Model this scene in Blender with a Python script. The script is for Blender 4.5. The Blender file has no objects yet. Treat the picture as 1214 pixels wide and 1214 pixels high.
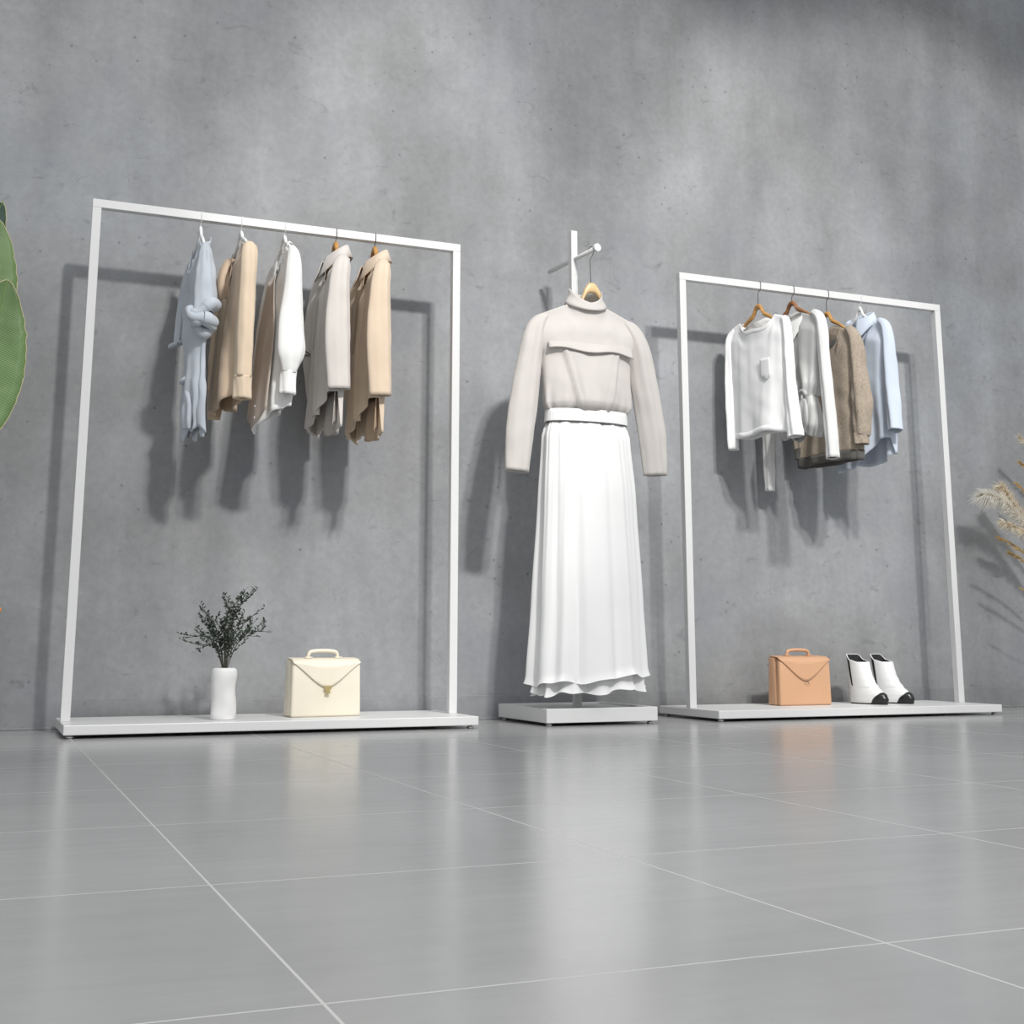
import bpy, bmesh, math, random
from mathutils import Vector, Matrix, noise

PI = math.pi
SC = bpy.context.scene
COL = SC.collection
R = math.radians

# ------------------------------------------------------------------ helpers
def lerp(a, b, t): return a + (b - a) * t
def ss(t):
    t = max(0.0, min(1.0, t)); return t * t * (3 - 2 * t)
def interp(tab, t):
    """piecewise smooth table [(t, v...)]"""
    if t <= tab[0][0]: return tab[0][1:]
    for a, b in zip(tab, tab[1:]):
        if t <= b[0]:
            k = (t - a[0]) / (b[0] - a[0] + 1e-9); k = lerp(k, ss(k), .5)
            return tuple(lerp(x, y, k) for x, y in zip(a[1:], b[1:]))
    return tab[-1][1:]
def catmull(pts, n):
    """dense samples of a list of tuples"""
    P = [tuple(p) for p in pts]; out = []
    segs = len(P) - 1
    for i in range(n + 1):
        f = i / n * segs; k = min(int(f), segs - 1); t = f - k
        p0 = P[max(k - 1, 0)]; p1 = P[k]; p2 = P[k + 1]; p3 = P[min(k + 2, segs)]
        out.append(tuple(.5 * ((2 * b) + (-a + c) * t + (2 * a - 5 * b + 4 * c - d) * t * t + (-a + 3 * b - 3 * c + d) * t ** 3)
                         for a, b, c, d in zip(p0, p1, p2, p3)))
    return out

def tag(o, label=None, cat=None, group=None, kind=None):
    if label: o['label'] = label
    if cat: o['category'] = cat
    if group: o['group'] = group
    if kind: o['kind'] = kind
    return o
def thing(name, label, cat, loc=(0, 0, 0), rz=0, group=None):
    o = bpy.data.objects.new(name, None); COL.objects.link(o)
    o.empty_display_size = .05
    o.location = loc; o.rotation_euler = (0, 0, rz)
    return tag(o, label, cat, group)
def link(name, me, mat, parent=None, smooth=True, solid=0, sub=0, label=None, offset=0.0):
    if mat is not None: me.materials.append(mat)
    o = bpy.data.objects.new(name, me); COL.objects.link(o)
    if parent is not None: o.parent = parent
    if smooth:
        for p in me.polygons: p.use_smooth = True
    if sub:
        m = o.modifiers.new('sub', 'SUBSURF'); m.levels = sub; m.render_levels = sub
    if solid:
        m = o.modifiers.new('solid', 'SOLIDIFY'); m.thickness = solid; m.offset = offset
    if label: o['label'] = label
    return o
def mesh(verts, faces, name='m'):
    me = bpy.data.meshes.new(name); me.from_pydata([tuple(v) for v in verts], [], faces); me.update()
    return me
def grid_mesh(rows, closed=False, cap0=False, cap1=False):
    n = len(rows[0]); V = [p for r in rows for p in r]; F = []
    for i in range(len(rows) - 1):
        for j in range(n if closed else n - 1):
            k = (j + 1) % n
            F.append((i * n + j, i * n + k, (i + 1) * n + k, (i + 1) * n + j))
    if cap0: F.append(tuple(range(n))[::-1])
    if cap1: F.append(tuple((len(rows) - 1) * n + j for j in range(n)))
    me = mesh(V, F)
    bm = bmesh.new(); bm.from_mesh(me)
    bmesh.ops.recalc_face_normals(bm, faces=bm.faces); bm.to_mesh(me); bm.free()
    return me
def tube_mesh(path, rad, n=10, caps=True, e1=None):
    """round or elliptic tube; rad scalar, or list of r / (ra, rb)"""
    P = [Vector(p) for p in path]; rows = []
    T = [(P[min(i + 1, len(P) - 1)] - P[max(i - 1, 0)]).normalized() for i in range(len(P))]
    ref = Vector(e1) if e1 is not None else (Vector((0, 0, 1)) if abs(T[0].z) < .9 else Vector((1, 0, 0)))
    for i, p in enumerate(P):
        a = (ref - T[i] * ref.dot(T[i])).normalized()
        if e1 is None: ref = a
        b = T[i].cross(a)
        r = rad[i] if isinstance(rad, (list, tuple)) else rad
        ra, rb = r if isinstance(r, (list, tuple)) else (r, r)
        rows.append([p + a * ra * math.cos(q) + b * rb * math.sin(q) for q in [2 * PI * j / n for j in range(n)]])
    return grid_mesh(rows, True, caps, caps)
def box_bm(bm, x0, x1, y0, y1, z0, z1, bev=0, seg=2):
    b = bmesh.new()
    bmesh.ops.create_cube(b, size=1)
    for v in b.verts:
        v.co = Vector((lerp(x0, x1, v.co.x + .5), lerp(y0, y1, v.co.y + .5), lerp(z0, z1, v.co.z + .5)))
    if bev: bmesh.ops.bevel(b, geom=list(b.edges), offset=bev, segments=seg, affect='EDGES', profile=.5)
    me = bpy.data.meshes.new('t'); b.to_mesh(me); b.free(); bm.from_mesh(me); bpy.data.meshes.remove(me)
def box_mesh(*a, **k):
    bm = bmesh.new(); box_bm(bm, *a, **k); me = bpy.data.meshes.new('box'); bm.to_mesh(me); bm.free(); return me
def lathe_mesh(prof, n=32, cap0=True, cap1=False):
    rows = [[Vector((r * math.cos(2 * PI * j / n), r * math.sin(2 * PI * j / n), z)) for j in range(n)] for r, z in prof]
    return grid_mesh(rows, True, cap0, cap1)

# ------------------------------------------------------------------ materials
def srgb(r, g, b):
    f = lambda c: (c / 255 / 12.92) if c / 255 <= .04045 else ((c / 255 + .055) / 1.055) ** 2.4
    return (f(r), f(g), f(b), 1)
def nodes(name):
    m = bpy.data.materials.new(name); m.use_nodes = True
    nt = m.node_tree; b = nt.nodes['Principled BSDF']
    return m, nt, b
def N(nt, t, **k):
    n = nt.nodes.new(t)
    for a, v in k.items():
        if a in n.inputs: n.inputs[a].default_value = v
        else: setattr(n, a, v)
    return n
def ramp(nt, fac, stops):
    r = N(nt, 'ShaderNodeValToRGB'); nt.links.new(fac, r.inputs[0])
    e = r.color_ramp.elements
    while len(e) < len(stops): e.new(.5)
    for i, (p, c) in enumerate(stops): e[i].position = p; e[i].color = c
    return r.outputs[0]
def g(v): return (v, v, v, 1)
def mixc(nt, a, b, fac, mode='MIX'):
    m = N(nt, 'ShaderNodeMix', data_type='RGBA', blend_type=mode)
    L = nt.links
    for s, v in ((m.inputs[0], fac), (m.inputs[6], a), (m.inputs[7], b)):
        if isinstance(v, (int, float)): s.default_value = v
        elif isinstance(v, tuple): s.default_value = v
        else: L.new(v, s)
    return m.outputs[2]
def bump(nt, b, h, strength=.2, dist=.01):
    n = N(nt, 'ShaderNodeBump', Strength=strength, Distance=dist)
    nt.links.new(h, n.inputs['Height']); nt.links.new(n.outputs[0], b.inputs['Normal'])
def noise_n(nt, scale, detail=4, rough=.55, vec=None, dist=0.0):
    n = N(nt, 'ShaderNodeTexNoise', Scale=scale, Detail=detail, Roughness=rough, Distortion=dist)
    if vec is not None: nt.links.new(vec, n.inputs['Vector'])
    return n.outputs['Fac']
def objvec(nt, scale=(1, 1, 1)):
    tc = N(nt, 'ShaderNodeTexCoord'); mp = N(nt, 'ShaderNodeMapping')
    mp.inputs['Scale'].default_value = scale
    nt.links.new(tc.outputs['Object'], mp.inputs['Vector']); return mp.outputs[0]

def simple(name, col, rough=.5, metal=0, var=.06, scale=30, bmp=0.0, coat=0, sheen=0):
    m, nt, b = nodes(name)
    v = objvec(nt); f = noise_n(nt, scale, 4, .6, v)
    lo = tuple(c * (1 - var) for c in col[:3]) + (1,); hi = tuple(min(1, c * (1 + var)) for c in col[:3]) + (1,)
    nt.links.new(ramp(nt, f, [(.3, lo), (.7, hi)]), b.inputs['Base Color'])
    b.inputs['Roughness'].default_value = rough; b.inputs['Metallic'].default_value = metal
    b.inputs['Coat Weight'].default_value = coat; b.inputs['Sheen Weight'].default_value = sheen
    if bmp: bump(nt, b, f, bmp, .002)
    return m
def fabric(name, col, rough=.85, var=.05, weave=900, sheen=.15, bmp=.15, trans=.0, mottle=None):
    m, nt, b = nodes(name)
    v = objvec(nt)
    f = noise_n(nt, 9, 3, .5, v)
    lo = tuple(c * (1 - var) for c in col[:3]) + (1,); hi = tuple(min(1, c * (1 + var)) for c in col[:3]) + (1,)
    c = ramp(nt, f, [(.3, lo), (.7, hi)])
    if mottle:
        h = noise_n(nt, mottle[0], 5, .75, objvec(nt, (1, 1, .55)))
        c = mixc(nt, c, mottle[1], ramp(nt, h, [(.46, g(0)), (.62, g(1))]))
    nt.links.new(c, b.inputs['Base Color'])
    b.inputs['Roughness'].default_value = rough
    b.inputs['Sheen Weight'].default_value = sheen; b.inputs['Sheen Roughness'].default_value = .5
    w = noise_n(nt, weave, 2, .6, objvec(nt, (1, 1, .25)))
    bump(nt, b, w, bmp, .0008)
    if trans:
        t = N(nt, 'ShaderNodeBsdfTranslucent'); nt.links.new(c, t.inputs[0])
        mx = N(nt, 'ShaderNodeMixShader'); mx.inputs[0].default_value = trans
        out = nt.nodes['Material Output']
        nt.links.new(b.outputs[0], mx.inputs[1]); nt.links.new(t.outputs[0], mx.inputs[2]); nt.links.new(mx.outputs[0], out.inputs[0])
    return m

def mat_concrete(name, dark=1.0):
    m, nt, b = nodes(name); v = objvec(nt)
    big = noise_n(nt, .75, 5, .55, v, .4)
    mid = noise_n(nt, 3.2, 7, .62, v, .25)
    streak = noise_n(nt, 2.2, 5, .6, objvec(nt, (1.6, 1.6, .28)), .3)
    fine = noise_n(nt, 38, 6, .7, v)
    c1 = ramp(nt, big, [(.28, tuple(x * dark for x in (.168, .168, .166)) + (1,)), (.5, tuple(x * dark for x in (.226, .228, .231)) + (1,)), (.74, tuple(x * dark for x in (.272, .279, .290)) + (1,))])
    c2 = ramp(nt, mid, [(.3, (.60, .60, .60, 1)), (.7, (.84, .845, .85, 1))])
    c = mixc(nt, c1, c2, .65, 'OVERLAY')
    c3 = ramp(nt, streak, [(.32, g(.36)), (.66, g(.60))])
    c = mixc(nt, c, c3, .7, 'SOFT_LIGHT')
    c = mixc(nt, c, ramp(nt, fine, [(.3, g(.36)), (.7, g(.60))]), .5, 'SOFT_LIGHT')
    # fine cool blotches
    blue = noise_n(nt, 1.7, 4, .6, objvec(nt, (1, 1, .8)))
    c = mixc(nt, c, (.235, .25, .285, 1), ramp(nt, blue, [(.5, g(0)), (.78, g(.5))]))
    # small pits and hairline scuffs
    pit = N(nt, 'ShaderNodeTexVoronoi', Scale=15); nt.links.new(v, pit.inputs['Vector'])
    sel = noise_n(nt, 2.5, 3, .6, v)
    pm = N(nt, 'ShaderNodeMath', operation='MULTIPLY')
    nt.links.new(ramp(nt, pit.outputs['Distance'], [(.05, g(1)), (.11, g(0))]), pm.inputs[0])
    nt.links.new(ramp(nt, sel, [(.46, g(0)), (.58, g(.7))]), pm.inputs[1])
    c = mixc(nt, c, (.13, .13, .13, 1), pm.outputs[0])
    scr = noise_n(nt, 9, 6, .72, objvec(nt, (1, 1, 1.4)), 1.2)
    c = mixc(nt, c, (.15, .152, .155, 1), ramp(nt, scr, [(.60, g(0)), (.72, g(.6))]))
    nt.links.new(c, b.inputs['Base Color'])
    b.inputs['Roughness'].default_value = .72
    b.inputs['Specular IOR Level'].default_value = .3
    bump(nt, b, mid, .12, .01)
    return m

def mat_floor():
    m, nt, b = nodes('polished_grey_tile'); v = objvec(nt)
    S = .5535; OX, OY = .274, 1.061; HW = .0017
    sep = N(nt, 'ShaderNodeSeparateXYZ'); nt.links.new(v, sep.inputs[0])
    def M(op, a, bb=None, c=None):
        n = N(nt, 'ShaderNodeMath', operation=op)
        for i, x in enumerate((a, bb, c)):
            if x is None: continue
            if isinstance(x, (int, float)): n.inputs[i].default_value = x
            else: nt.links.new(x, n.inputs[i])
        return n.outputs[0]
    def line(axis, off, size):
        return M('ABSOLUTE', M('SUBTRACT', M('FRACT', M('DIVIDE', M('SUBTRACT', axis, off - size / 2), size)), .5))
    lx = line(sep.outputs[0], OX, S); ly = line(sep.outputs[1], OY, S)
    d = M('MINIMUM', lx, ly)
    w = HW / S
    groove = ramp(nt, M('DIVIDE', d, w * 2), [(.30, g(1)), (.55, g(0))])
    # tint per tile
    ix = M('FLOOR', M('DIVIDE', M('SUBTRACT', sep.outputs[0], OX), S)); iy = M('FLOOR', M('DIVIDE', M('SUBTRACT', sep.outputs[1], OY), S))
    comb = N(nt, 'ShaderNodeCombineXYZ'); nt.links.new(ix, comb.inputs[0]); nt.links.new(iy, comb.inputs[1])
    wn = N(nt, 'ShaderNodeTexWhiteNoise'); nt.links.new(comb.outputs[0], wn.inputs['Vector'])
    base = ramp(nt, noise_n(nt, 1.6, 6, .6, v, .4), [(.3, (.31, .31, .305, 1)), (.7, (.37, .37, .364, 1))])
    base = mixc(nt, base, ramp(nt, wn.outputs['Value'], [(0, g(.47)), (1, g(.53))]), .5, 'SOFT_LIGHT')
    sm = noise_n(nt, 9, 6, .7, objvec(nt, (.25, 2.2, 1)), .5)
    base = mixc(nt, base, ramp(nt, sm, [(.35, g(.47)), (.65, g(.53))]), .4, 'SOFT_LIGHT')
    c = mixc(nt, base, (.50, .50, .48, 1), groove)
    nt.links.new(c, b.inputs['Base Color'])
    rr = ramp(nt, sm, [(.3, g(.19)), (.7, g(.25))])
    rg = mixc(nt, rr, g(.6), groove)
    nt.links.new(rg, b.inputs['Roughness'])
    b.inputs['IOR'].default_value = 1.5
    b.inputs['Specular IOR Level'].default_value = .5
    inv = M('SUBTRACT', 1.0, groove)
    bump(nt, b, inv, .25, .0012)
    return m

WHITE_METAL = simple('white_powder_coat', (.70, .70, .69, 1), .38, var=.015, scale=60)
CHROME = simple('chrome', (.7, .7, .7, 1), .2, 1, var=.02)
STEEL_WIRE = simple('dark_steel_wire', (.10, .10, .10, 1), .35, .9, var=.05)
WHITE_WIRE = simple('white_wire', (.8, .8, .8, 1), .4, var=.02)
WHITE_PLASTIC = simple('white_plastic', (.84, .84, .83, 1), .4, var=.02)
def wood(name, a, bb):
    m, nt, b = nodes(name)
    f = noise_n(nt, 14, 4, .6, objvec(nt, (.35, 3, 3)), .6)
    nt.links.new(ramp(nt, f, [(.3, a), (.7, bb)]), b.inputs['Base Color'])
    b.inputs['Roughness'].default_value = .38; b.inputs['Coat Weight'].default_value = .25
    return m
WOOD_HONEY = wood('honey_wood', (.40, .19, .045, 1), (.60, .33, .10, 1))
WOOD_PALE = wood('pale_beech', (.66, .44, .21, 1), (.78, .56, .30, 1))
WOOD_BROWN = wood('brown_wood', (.25, .105, .04, 1), (.38, .18, .075, 1))

# ------------------------------------------------------------------ setting
YW = 4.69
tag(link('floor', mesh([(-5, -4, 0), (10, -4, 0), (10, YW + .1, 0), (-5, YW + .1, 0)], [(0, 1, 2, 3)]), mat_floor(), smooth=False), kind='structure')
tag(link('wall_back', box_mesh(-5, 10, YW, YW + .15, 0, 4.6), mat_concrete('grey_microcement'), smooth=False), kind='structure')
bb = bmesh.new()
box_bm(bb, -5, 10, YW - .007, YW, 0, .0915, .0015, 1)
box_bm(bb, -5, 10, YW - .013, YW - .006, 0, .008, .0015, 1)
me = bpy.data.meshes.new('bb'); bb.to_mesh(me); bb.free()
tag(link('baseboard_back', me, mat_concrete('grey_baseboard', .93), smooth=False), kind='structure')

# ------------------------------------------------------------------ racks
YB = 4.422                       # bar centre line
HB = .041                        # top of a rack's platform
def foot(parent, x, y, z, r=.012):
    return link('foot', tr(lathe_mesh([(r * .8, 0), (r, .002), (r, .006), (r * .6, .008), (r * .6, z)], 16, True, True), (x, y, 0)), CHROME, parent, label='small chrome levelling foot')
def tr(me, v):
    me.transform(Matrix.Translation(Vector(v))); return me
def rack(x0, label):
    W = 1.35; t = .030
    o = thing('clothes_rack', label, 'clothes rack', (x0 + W / 2, YB, 0), 0, 'white floor standing clothes racks')
    h = W / 2
    link('platform', box_mesh(-h - .002, h + .002, -.229, .229, .011, HB, bev=.0025), WHITE_METAL, o, smooth=False)
    for s in (-1, 1):
        link('post', box_mesh(s * h - (t if s > 0 else 0), s * h + (t if s < 0 else 0), -t / 2, t / 2, HB, 1.77, bev=.0015), WHITE_METAL, o, smooth=False)
    link('top_rail', box_mesh(-h, h, -t / 2, t / 2, 1.77, 1.80, bev=.0015), WHITE_METAL, o, smooth=False)
    for sx in (-1, 1):
        for sy in (-1, 1): foot(o, sx * (h - .02), sy * .205, .012)
    return o
rack(.252, 'tall white square-tube clothes rack on the left, over a white vase and cream briefcase')
rack(2.565, 'tall white square-tube clothes rack on the right, over a tan briefcase and white boots')

# single garment stand
ST = thing('garment_stand', 'slim white single-pole garment stand with a square base behind the long white skirt', 'garment stand', (2.087, YB, 0))
bm = bmesh.new()
x0, x1 = 1.86 - 2.087, 2.304 - 2.087; y0, y1 = -.229, .229; rim = .022
for a in ((x0, x1, y0, y0 + rim), (x0, x1, y1 - rim, y1), (x0, x0 + rim, y0 + rim, y1 - rim), (x1 - rim, x1, y0 + rim, y1 - rim)):
    box_bm(bm, *a, .011, .061, .002)
me = bpy.data.meshes.new('rim'); bm.to_mesh(me); bm.free()
link('base_frame', me, WHITE_METAL, ST, smooth=False)
link('base_plate', box_mesh(x0 + rim, x1 - rim, y0 + rim, y1 - rim, .046, .054), WHITE_METAL, ST, smooth=False)
link('pole', box_mesh(-.0135, .0135, -.0135, .0135, .054, 1.918, bev=.0015), WHITE_METAL, ST, smooth=False)
ROD0 = Vector((2.112, 4.255, 1.805)); ROD1 = Vector((2.062, 4.60, 1.795))
off = Vector((2.087, YB, 0))
link('cross_rod', tube_mesh([ROD0 - off, ROD1 - off], .0085, 16), WHITE_METAL, ST)
d = (ROD1 - ROD0).normalized()
link('end_cap', tube_mesh([ROD0 - off - d * .004, ROD0 - off + d * .006], .016, 24), WHITE_METAL, ST, smooth=False)
for sx in (x0 + .02, x1 - .02):
    for sy in (-1, 1): foot(ST, sx, sy * .205, .012)

# ------------------------------------------------------------------ hangers
def hanger(loc, rz, apex, half, drop, mat, wire, label, hook='bar', thick=.011, deep=.02, hump=(.22, .22)):
    o = thing('clothes_hanger', label, 'hanger', loc, rz, 'hangers')
    if hook == 'bar':
        P = [(-.0175, 0, -.004), (-.0178, 0, .010), (-.0165, 0, .0155), (-.012, 0, .0165), (.012, 0, .0165), (.0165, 0, .0155), (.0178, 0, .010),
             (.0172, 0, -.012), (.010, 0, -.021), (.002, 0, -.027), (0, 0, -.033), (0, 0, apex - .006)]
    else:
        P = [(-.012, 0, .002), (-.0095, 0, .009), (0, 0, .0125), (.0095, 0, .009), (.012, 0, 0), (.010, 0, -.012), (.002, 0, -.028), (-.004, 0, -.038), (-.006, 0, -.05), (-.004, 0, apex - .006)]
    link('hook', tube_mesh(P, .0014, 8), wire, o)
    # shoulder bar: flattened, thick at the neck, drooping to the tips
    rows = []; n = 41
    for i in range(n):
        s = -1 + 2 * i / (n - 1); a = abs(s)
        z = apex - drop * (hump[0] * ss(min(1, (a / hump[1]) ** 1.7)) + (1 - hump[0]) * (max(0, a - .06) / .94) ** 1.25)
        y = -.003 * ss(max(0, (a - .4) / .6))
        hz = lerp(deep * .62, .0045, ss(min(1, a * 1.05))); hy = lerp(thick, .0055, a)
        rows.append([Vector((s * half, y + hy * math.cos(q), z - hz + hz * math.sin(q))) for q in [2 * PI * k / 12 for k in range(12)]])
    link('shoulder_bar', grid_mesh(rows, True, True, True), mat, o)
    return o

# ------------------------------------------------------------------ garments
def torso(p, nt_=46, nth=96):
    """p: zn neck z, zt shoulder-tip z, zh hem z, hs shoulder half width, prof [(t,hw,front,back,cx,cy)], nw,nf,nb neck, folds [(k,amp,ph,t0)], hem f(u,front)->dz"""
    rows = []
    for i in range(nt_ + 1):
        t = i / nt_; hw, tf, tb, cx, cy = interp(p['prof'], t); row = []
        for j in range(nth):
            th = 2 * PI * (j + .5) / nth; cu = math.cos(th); su = math.sin(th); front = su < 0
            us = p['hs'] * cu
            zt = p['zn'] + (p['zt'] - p['zn']) * (min(1, abs(us) / p['hs'])) ** 1.15
            inn = abs(us) < p['nw']; open_ = 0
            if inn:
                q = math.sqrt(max(0, 1 - (us / p['nw']) ** 2)); zt -= (p['nf'] if front else p['nb']) * q; open_ = q
            zh = p['zh'] + (p['hem'](cu, front) if p.get('hem') else 0)
            z = lerp(zt, zh, t)
            rp = ss(t / p.get('ramp', .2)); th0 = .011 + open_ * .026
            y = (tf if front else tb) * abs(su) ** .62
            y = lerp(th0 * min(1, abs(su) * 3), y, rp)
            w = 0
            for k, amp, ph, t0 in p.get('folds', ()):
                w += 1.35 * amp * ss((t - t0) / (1 - t0 + 1e-6)) * math.sin(k * th + ph + 1.1 * math.sin(2.3 * t + k))
            sd = (3 if front else -3) + ph_of(p); cr = p.get('crease', .004) * rp
            nz = noise.noise(Vector((us * 26, sd, z * 3.2))) * cr * 1.1 + noise.noise(Vector((us * 11 + z * 9, sd + 5, z * 15))) * cr * .8
            if p.get('extra'): nz += p['extra'](hw * cu, z, front)
            y = y + w + nz
            y = max(y, .003)
            row.append(Vector((cx + hw * cu * (1 + .0) + w * .5 * cu, cy + (-y if front else y), z)))
        rows.append(row)
    return grid_mesh(rows, True)
def ph_of(p): return p.get('seed', 0) * 1.7
def sleeve(path, psi=0, n=28, m=40, folds=(), seed=0, crease=.003, cut=None):
    S = catmull(path, m); rows = []
    e1 = Vector((math.cos(psi), math.sin(psi), 0))
    P = [Vector(s[:3]) for s in S]
    for i in range(m + 1):
        T = (P[min(i + 1, m)] - P[max(i - 1, 0)]).normalized()
        a = (e1 - T * e1.dot(T)).normalized(); b = T.cross(a)
        ra, rb = S[i][3], S[i][4]; t = i / m; row = []
        for j in range(n):
            q = 2 * PI * j / n
            w = noise.noise(Vector((math.cos(q) * 1.3 + seed, math.sin(q) * 1.3, P[i].z * 16))) * crease * min(1, t * 4)
            for k, amp, ph in folds: w += amp * t * math.sin(k * q + ph)
            w += .10 * min(ra, rb) * ss(t * 3) * math.sin(4 * q + 1.5 * t + seed) + .06 * min(ra, rb) * math.sin(7 * q + seed + 4 * t)
            cq, sq = math.cos(q), math.sin(q)
            pt = P[i] + a * (ra + w) * abs(cq) ** 1.12 * (1 if cq > 0 else -1) + b * (rb + w) * abs(sq) ** 1.12 * (1 if sq > 0 else -1)
            if cut: pt.z += cut * math.cos(q) * ss((t - .6) / .4)
            row.append(pt)
        rows.append(row)
    return grid_mesh(rows, True)
def collar(nw, ny, z0, stand, fall, tip=.02, flare=.012, gap=.22, tilt=.02, n=48, cy=0.0):
    rows = [[] for _ in range(6)]
    for j in range(n + 1):
        a = -1 + 2 * j / n; th = -PI / 2 + PI + a * (PI - gap)        # starts front, goes round the back
        th = PI / 2 + a * (PI - gap)
        cx, sy = math.cos(th), math.sin(th); fr = (1 - sy) / 2         # 1 at front
        zb = z0 - tilt * fr
        end = ss((abs(a) - .62) / .38)
        fl = fall + tip * end
        fy = -.006 * end
        def P(r, z, dy=0): return Vector(((nw + r) * cx, cy + (ny + r) * sy + dy, z))
        rows[0].append(P(0, zb - .004)); rows[1].append(P(.001, zb + stand * .6)); rows[2].append(P(.003, zb + stand))
        rows[3].append(P(.007, zb + stand - .001)); rows[4].append(P(.010 + flare * .4, zb + stand - fl * .5, fy)); rows[5].append(P(.012 + flare, zb + stand - fl, fy * 2))
    return grid_mesh(rows)
def band(path_rows): return grid_mesh(path_rows, True)
def hem_ring(p, t0, t1, grow=.004, dz=0):
    """ribbed band following the torso between t0 and t1"""
    q = dict(p); rows = []
    me = torso(p, 40, 96)
    V = [v.co.copy() for v in me.vertices]; bpy.data.meshes.remove(me)
    i0, i1 = int(t0 * 40), int(t1 * 40)
    for i in range(i0, i1 + 1):
        r = V[i * 96:(i + 1) * 96]; c = sum(r, Vector()) / 96
        rows.append([x + Vector((x.x - c.x, x.y - c.y, 0)).normalized() * grow + Vector((0, 0, dz)) for x in r])
    return grid_mesh(rows, True)

def neckband(p, h, grow=.003, up=.004, ncol=96, nrow=46):
    """two joined arcs that follow the neck opening of torso p"""
    me = torso(p, nrow, ncol); V = [v.co.copy() for v in me.vertices]; bpy.data.meshes.remove(me)
    cols = [j for j in range(ncol) if abs(p['hs'] * math.cos(2 * PI * (j + .5) / ncol)) <= p['nw'] * .985]
    fr = [j for j in cols if j >= ncol // 2]; bk = [j for j in cols if j < ncol // 2]
    order = fr + bk
    rows = []
    L = abs(p['zh'] - p['zn'])
    for k in range(5):
        row = []
        for j in order:
            a = V[j]; x = h * k / 4 / L * nrow; i = int(x); f = x - i
            q = V[i * ncol + j].lerp(V[(i + 1) * ncol + j], f)
            row.append(q + Vector((0, -grow if j >= ncol // 2 else grow, up)))
        rows.append(row)
    return grid_mesh(rows, True)

G_SHIRT = 'garments hanging on the racks'
def garment(name, label, cat, loc, rz, group=None, sc=(1, 1, 1)):
    o = thing(name, label, cat, loc, rz, group); o.scale = sc; return o
SOL = .0022

def hang_rz(alpha): return R(alpha - 90)

# colours
F_BLUEGREY = fabric('blue_grey_cotton', (.49, .53, .58, 1), .8, .06)
F_TAN = fabric('tan_cotton', (.60, .46, .33, 1), .8, .06)
F_TAN_LIT = fabric('tan_cotton_lit', (.66, .53, .39, 1), .8, .05)  # lit copy of the tan cloth, for near sleeve, cuff and placket fold
F_WHITE = fabric('white_cotton', (.83, .83, .81, 1), .85, .02)
F_TAUPE = fabric('taupe_shaded_cotton', (.50, .43, .37, 1), .85, .06)  # white blouse in its own shade, coloured taupe
F_GREIGE = fabric('greige_wool', (.60, .56, .52, 1), .88, .05)
F_CAMEL = fabric('camel_wool', (.66, .53, .40, 1), .88, .05)
F_IVORY = fabric('ivory_blouse', (.63, .595, .56, 1), .8, .025, trans=.1)
F_SKIRT = fabric('white_chiffon', (.84, .84, .83, 1), .8, .01, trans=.06, bmp=.05)
F_KNIT = fabric('white_knit', (.88, .88, .87, 1), .92, .02, weave=500, bmp=.3)
F_SILVER = fabric('silver_satin', (.50, .50, .49, 1), .42, .05, bmp=.05)
F_SILVER_LT = fabric('pale_grey_jersey', (.70, .70, .685, 1), .75, .03)
F_TWEED = fabric('brown_tweed', (.40, .335, .265, 1), .95, .1, weave=300, bmp=.5, mottle=(210, (.27, .215, .16, 1)))
F_RIB = fabric('charcoal_rib', (.10, .095, .085, 1), .95, .1, weave=300, bmp=.5)
F_SKY = fabric('sky_blue_cotton', (.56, .62, .71, 1), .8, .04)
F_DARKIN = fabric('near_black_cloth', (.03, .03, .03, 1), .95, .1)  # near-black cloth for cuff hollows and the jacket sleeve line
BUTTON = simple('white_button', (.8, .8, .78, 1), .3)

def button(parent, co, r=.005, mat=BUTTON, normal='y'):
    me = lathe_mesh([(r * .9, 0), (r, .001), (r, .002), (r * .7, .0026), (r * .2, .002)], 14, True, True)
    me.transform(Matrix.Rotation(R(90), 4, 'X')); tr(me, co)
    return link('button', me, mat, parent)

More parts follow.
